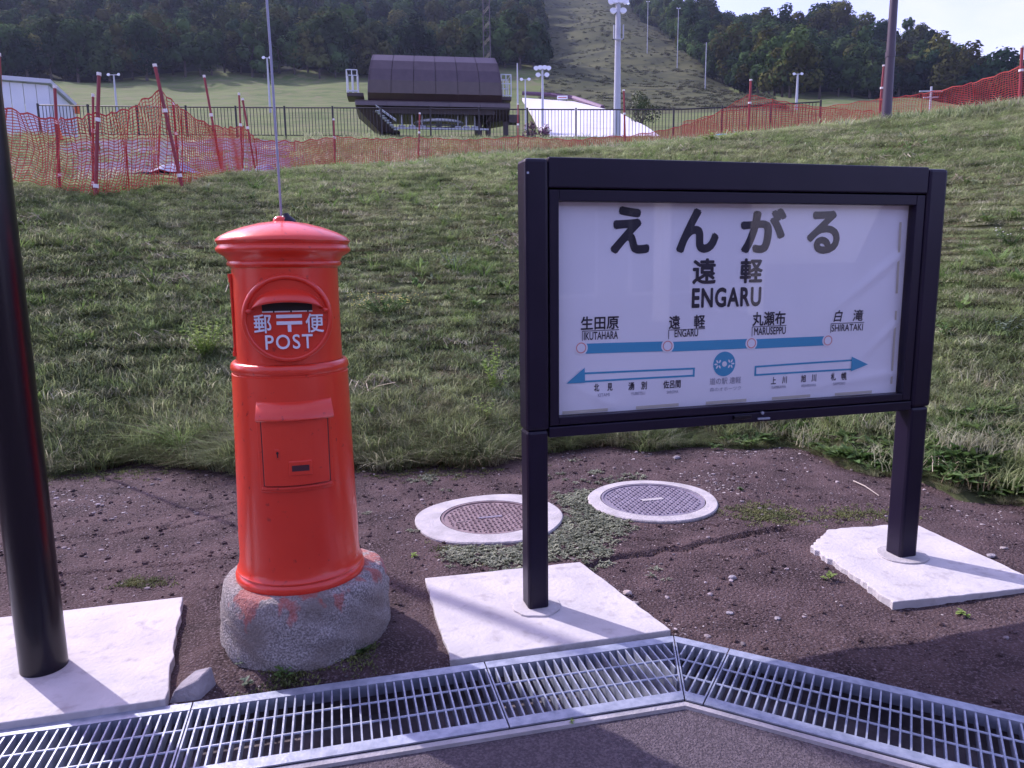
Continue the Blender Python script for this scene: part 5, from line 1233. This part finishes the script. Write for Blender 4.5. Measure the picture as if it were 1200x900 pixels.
# chips lying in drifts, as in the photo behind the black post and right of the manhole
XX = []
for (px, py, sx, sy, k) in ((70, 590, .3, .12, 260), (20, 640, .25, .1, 160), (845, 565, .22, .16, 300), (900, 530, .3, .1, 240), (700, 690, .05, .06, 60), (785, 740, .06, .06, 70), (1150, 610, .3, .1, 100), (1150, 660, .1, .1, 40)):
    c = gpt(px, py); XX.append(np.stack([rr.normal(c.x, sx, k), rr.normal(c.y, sy, k)], -1))
XX = np.concatenate(XX); X, Y = XX[:, 0], XX[:, 1]; kp = (Y > back_y(X)+.02) & ~inpad(X, Y) & ~inring(X, Y); X, Y = X[kp], Y[kp]
scatter('stone_chips', np.stack([X, Y, dirt_z(X, Y)+.001], -1), np.clip(rr.pareto(2.2, len(X))*.3+.25, .2, 1.6), rr.uniform(0, 6.28, len(X)), (rr.random(len(X)) < .5).astype(int), [P0, P1], label='drifts of pale stone chips on the dirt')
def stone(px, py, r_, label, seed, m=M_rock, sq=(1, .8, .55), rot=0, z=None):
    o = link('stone', stone_mesh('stone', r_, seed, m, sq, 2)); p = gpt(px, py, 0); p.z = (dz(p.x, p.y) if z is None else z)+r_*sq[2]*.5; o.location = p; o.rotation_euler = (0, 0, rot); tag(o, label, 'stone')
bm = bmesh.new(); vs = [bm.verts.new(c) for c in [(-.075, -.03, -.03), (.03, -.045, -.03), (.085, .01, -.03), (.02, .05, -.03), (-.05, .03, -.03), (-.055, -.022, .012), (.02, -.03, .040), (.07, .012, .062), (.015, .038, .045), (-.03, .02, .022)]]
bmesh.ops.convex_hull(bm, input=vs); me = bpy.data.meshes.new('stone'); bm.to_mesh(me); bm.free(); me.materials.append(M_rock); o = link('stone', me); o.modifiers.new('b', 'BEVEL').width = .004
p = gpt(225, 812); o.location = (p.x, p.y, dz(p.x, p.y)+.02); o.rotation_euler = (0, 0, .35); tag(o, 'angular grey rock beside the left slab by the grating', 'stone')
stone(735, 695, .022, 'rounded tan stone right of the middle slab', 2, mat('tan_stone', (.38, .31, .29), (.46, .38, .35), 20, .9))
stone(744, 705, .016, 'small white stone next to the tan stone', 3, M_chip); stone(1161, 655, .022, 'grey stone at the far right edge of the right slab', 4)
stone(1176, 645, .02, 'white stone chip right of the right slab', 5, M_chip, (1, .6, .3)); stone(858, 678, .02, 'dark flat pebble on the dirt between the slabs', 6)
stone(793, 537, .03, 'stone at the foot of the bank behind the right manhole', 7); stone(203, 826, .014, 'small pebble below the angular rock', 8); stone(911, 724, .014, 'flat grey pebble in the open dirt', 9)
stone(855, 718, .018, 'flat bluish stone on the open dirt right of the grating bend', 10, M_rock, (1, .7, .3))
g = MB(); a = gpt(1000, 566, 0); b = gpt(1030, 584, 0); g.tube([(a.x, a.y, dz(a.x, a.y)+.008), ((a.x+b.x)/2, (a.y+b.y)/2+.01, dz(a.x, a.y)+.018), (b.x, b.y, dz(b.x, b.y)+.006)], [.004, .004, .002], 6)
tag(g.build('twig', mat('dry_twig', (.42, .36, .31), None, rough=.8)), 'pale dry twig on the dirt right of the sign post', 'twig')

# ------------------------------------------------------------ trees
M_t1 = leafmat('dark_tree_leaf', (.016, .036, .019), (.050, .086, .028), (.075, .080, .026), scale=.03, trans=.2, vary=.45, fine=.12, rough=.95, spec=.02)
M_bark = mat('bark', (.05, .04, .035), (.09, .075, .065), 3, .9)
def crown_mesh(seed, H, R, n_lobes, n_leaf, size, m=None, conic=0):
    r = random.Random(seed); g = MB(); lobes = []; NRM = []
    for k in range(n_lobes):
        t = r.random(); z = H*(.28+.62*t); rad = R*math.sin(PI*min(.95, .25+.68*t))**.7*(1-conic*t); a = r.uniform(0, 6.28); q = rad*math.sqrt(r.random())*.78
        lobes.append((Vector((q*math.cos(a), q*math.sin(a), z)), R*r.uniform(.30, .50)*(1-.3*conic*t)))
    for k in range(n_leaf):
        c, lr = r.choice(lobes); v = Vector((r.gauss(0, 1), r.gauss(0, 1), r.gauss(0, 1))).normalized(); p = c+v*lr*r.uniform(.72, 1.08)
        p.z = max(p.z, .1*H); nrm = (v+Vector((r.uniform(-.6, .6), r.uniform(-.6, .6), r.uniform(-.3, .8)))).normalized(); s_ = nrm.orthogonal().normalized(); u = nrm.cross(s_); a = r.uniform(0, 6.28); s2 = s_*math.cos(a)+u*math.sin(a); u2 = nrm.cross(s2); sz = size*r.uniform(.6, 1.25)
        g.add([p-s2*sz, p-u2*sz*.6, p+s2*sz, p+u2*sz*.7], [(0, 1, 2, 3)]); NRM += [tuple((v*.8+Vector((0, 0, .25))+nrm*.25).normalized())]*4
    me = g.mesh('crown', m or M_t1, True); me.normals_split_custom_set_from_vertices(NRM); return me
def trunk_mesh(seed, H, R):
    r = random.Random(seed); g = MB(); tr = .022*H; top = Vector((r.uniform(-.4, .4), r.uniform(-.4, .4), H*.62))
    g.tube([(0, 0, -1.0), (0, 0, H*.2), top*.6, top], [tr*1.2, tr, tr*.7, tr*.35], 8)
    for k in range(5):
        a = r.uniform(0, 6.28); z = H*r.uniform(.25, .5); g.tube([(0, 0, z), (R*.35*math.cos(a), R*.35*math.sin(a), z+H*.14), (R*.6*math.cos(a), R*.6*math.sin(a), z+H*.26)], [tr*.5, tr*.3, tr*.12], 5)
    return g.mesh('trunk', M_bark)
KINDS = [(13, 5.6, 11, 0), (15, 5.4, 12, .15), (11, 5.4, 9, 0), (14, 4.2, 11, .45), (10, 4.6, 8, 0)]
PROTO = []
for k, (H, R, nl, cn) in enumerate(KINDS):
    PROTO.append((crown_mesh(100+k, H, R, nl, 1900, .50, conic=cn), trunk_mesh(200+k, H, R)))
crowns = []
def tree(x, y, k, s, rz, label, grp):
    e = empty('forest_tree', (x, y, hz(x, y)-.3), label, 'tree', rz, grp); e.scale = (s, s, s)
    c = link('crown', PROTO[k][0], e); link('trunk', PROTO[k][1], e); 
    if len(crowns) < 5 and k == len(crowns): crowns.append(c)
    return e
r = random.Random(77)
LB = ['broad dark tree in the front row of the forest left of the ski run', 'tall domed tree in the front row of the forest left of the ski run', 'low bushy tree in the front row of the forest left of the ski run', 'narrow pointed tree in the front row of the forest left of the ski run', 'small round tree in the front row of the forest left of the ski run']
LR = [l.replace('left of the ski run', 'on the right hill') for l in LB]
edge = []
LAND = {0: [(0, 'the black post'), (40, 'the white shed'), (112, 'the bundled net poles'), (139, 'the pale twin lamp pole'), (181, 'the tallest leaning net pole'), (239, 'the single leaning net pole'), (282, 'the paired thin net poles'), (325, 'the aerial rod'), (372, 'the open meadow gap before the lift station'), (414, 'the left railing of the lift station'), (448, 'the left end of the lift hood'), (478, 'the second hood panel'), (510, 'the middle of the lift hood'), (540, 'the fifth hood panel'), (571, 'the lattice tower'), (607, 'the slim bare pole'), (632, 'the lamp cluster pole')],
        1: [(744, 'the top of the ski run'), (757, 'the smallest far pole'), (792, 'the high far pole'), (825, 'the bare grey far pole'), (852, 'the lower end of the ski run'), (880, 'the tall net pole above the sign'), (910, 'the net heap'), (932, 'the pale twin lamp pole under the hill'), (960, 'the right end of the picket fence'), (1000, 'the gap left of the lamp post'), (1040, 'the dark lamp post'), (1088, 'the cross-armed mast'), (1140, 'the rising right net'), (1197, 'the net pole at the right edge')]}
KN = ['broad dark tree', 'tall domed tree', 'low bushy tree', 'narrow pointed tree', 'small round tree']
k = 0; px = -60
while px < 640:
    az = azT(px, 110)[0]; D = 256+r.uniform(-4, 6); edge.append((az, D, k % 5, r.uniform(.9, 1.3), 0)); k += 1; px += r.uniform(13, 19)
for (pa, ya, Da), (pb, yb, Db), n in (((935, 122, 205), (900, 110, 215), 4), ((900, 110, 215), (865, 96, 250), 5), ((865, 96, 250), (800, 60, 330), 9), ((800, 60, 330), (738, 0, 560), 14)):
    for i in range(n):
        t = (i+r.random()*.6)/n; a0_, a1_ = azT(pa, ya)[0], azT(pb, yb)[0]; edge.append((a0_*(1-t)+a1_*t+.004, Da*(1-t)+Db*t, k % 5, r.uniform(.85, 1.3), 1)); k += 1
px = 940
while px < 1330:
    edge.append((azT(px, 125)[0], 258+r.uniform(-5, 5), k % 5, r.uniform(.9, 1.3), 1)); k += 1; px += r.uniform(15, 22)
for az, D, k, s, side in edge:
    ppx = 600+FPX*math.tan(az)*1.01
    if ppx < -25 or ppx > 1225: continue
    lx, ln = min(LAND[side], key=lambda q: abs(q[0]-ppx)); rel = 'just left of' if ppx < lx-6 else 'just right of' if ppx > lx+6 else 'straight behind'
    size = 'large ' if s > 1.15 else 'smaller ' if s < 1.0 else ''
    tree(D*math.sin(az), D*math.cos(az), k, s, r.uniform(0, 6.28), '%s%s %s %s' % (size, KN[k], rel, ln), 'front row trees of the right hill' if side else 'front row trees of the left forest')
# the closed forest behind them
rr = np.random.default_rng(99); n = 7000; az = np.radians(rr.uniform(-48, 46, n)); D = np.sqrt(rr.uniform(258**2, 680**2, n))
mg = .010
kp = ~(ski_mask(az-mg*.6, D) | ski_mask(az+mg*.5, D)); kp &= ~((az > azT(935, 100)[0]) & (D > 560)); az, D = az[kp], D[kp]
X, Y = D*np.sin(az), D*np.cos(az); n = len(X); 
scatter('forest', np.stack([X, Y, height(X, Y)-.5], -1), rr.uniform(.75, 1.45, n), rr.uniform(0, 6.28, n), rr.integers(0, 5, n), crowns, label='dense mixed forest covering the hillsides')
def bush(px, py, D, R, H, label, m, seed, name='shrub', nleaf=900, size=.10):
    az = azT(px, py)[0]; x, y = D*math.sin(az), D*math.cos(az); e = empty(name, (x, y, hz(x, y)-.1), label, 'shrub')
    link('foliage', crown_mesh(seed, H, R, 10, nleaf, size, m), e); g = MB()
    for k in range(5): a = k*1.3; g.tube([(0, 0, 0), (R*.4*math.cos(a), R*.4*math.sin(a), H*.6)], [.05, .02], 5)
    g.build('stems', M_bark, e)
M_bush = leafmat('bush_leaf', (.040, .065, .025), (.075, .095, .035), (.12, .07, .03), scale=.8, trans=.2, vary=.2, fine=2.5)
bush(750, 140, 60, 1.5, 2.7, 'round dark bush on the meadow right of the tall floodlight pole', M_bush, 5)
M_pf = leafmat('purple_flower_leaf', (.30, .13, .26), (.16, .12, .10), None, scale=6, trans=.2)
bush(622, 160, 31.5, .38, .8, 'low purple flowering shrub left of the white ski mat behind the fence', M_pf, 6, 'flowering_shrub', 300, .05); bush(638, 160, 31.5, .32, .7, 'smaller purple flowering shrub at the corner of the ski mat', M_pf, 7, 'flowering_shrub', 260, .05)

# tall weeds and small bushes on the ski run
rr = np.random.default_rng(5); S0 = link('slope_weed', crown_mesh(300, 1.2, 1.3, 6, 160, .16, leafmat('slope_weed_leaf', (.068, .080, .036), (.105, .112, .054), (.09, .085, .04), scale=.06, trans=.2, vary=.35)))
az = azT(700, 90)[0]; S0.location = (262*math.sin(az), 262*math.cos(az), hz(262*math.sin(az), 262*math.cos(az))); tag(S0, 'rough weed clump on the ski run', kind='stuff')
n = 9000; az = np.radians(rr.uniform(0, 22, n)); D = rr.uniform(150, 560, n); kp = ski_mask(az, D) & (fbm(D*.09, az*30, 4, 8)+rr.uniform(-.4, .4, n) > .0); az, D = az[kp], D[kp]; X, Y = D*np.sin(az), D*np.cos(az)
scatter('slope_weeds', np.stack([X, Y, height(X, Y)-.4], -1), np.stack([rr.uniform(.5, 1.4, len(X)), rr.uniform(.5, 1.0, len(X)), rr.uniform(.25, .7, len(X))], -1), rr.uniform(-.4, .4, len(X)), np.zeros(len(X), int), [S0], label='rough weeds and grass on the ski run')

# ------------------------------------------------------------ building behind the camera, mirrored faintly in the sign glass
def station_building():
    e = empty('visitor_building', (1.0, -11, -.05), 'long low brown building with white columns behind the viewpoint, outside the picture', 'building')
    wl = mat('brown_wall', (.10, .075, .07), (.13, .10, .09), 2, .7); g = MB(); g.box(-16, 16, -8, 0, 0, 4.4); g.build('wall', wl, e)
    g = MB(); g.box(-17, 17, -9, 2.4, 4.4, 4.75); g.build('roof', mat('brown_roof', (.09, .07, .07), None, rough=.6), e)
    me = None
    for k in range(9):
        g = MB(); g.box(-.15, .15, -.15, .15, 0, 4.4); o = g.build('column', M_white, e); o.location = (-14+3.5*k, 2.0, 0)
    for k in range(8):
        g = MB(); g.box(-1.2, 1.2, .003, .05, .6, 3.0); w_ = g.build('window', M_white, e); w_.location = (-12.25+3.5*k, 0, 0)
        g = MB(); g.box(-1.1, 1.1, .051, .06, .7, 2.9); g.build('pane', M_dark, w_)
station_building()

# ------------------------------------------------------------ air
g = MB(); zt_ = 420; g.box(-660, 660, -330, 760, -1.5, zt_); hb = g.build('haze', None)
mh = bpy.data.materials.new('haze'); mh.use_nodes = True; mh.node_tree.nodes.remove(mh.node_tree.nodes['Principled BSDF']); pv = mh.node_tree.nodes.new('ShaderNodeVolumePrincipled')
pv.inputs['Color'].default_value = (.60, .68, 1, 1); pv.inputs['Density'].default_value = .00014; pv.inputs['Anisotropy'].default_value = .2
mh.node_tree.links.new(pv.outputs[0], mh.node_tree.nodes['Material Output'].inputs['Volume']); hb.data.materials.append(mh); tag(hb, kind='stuff')
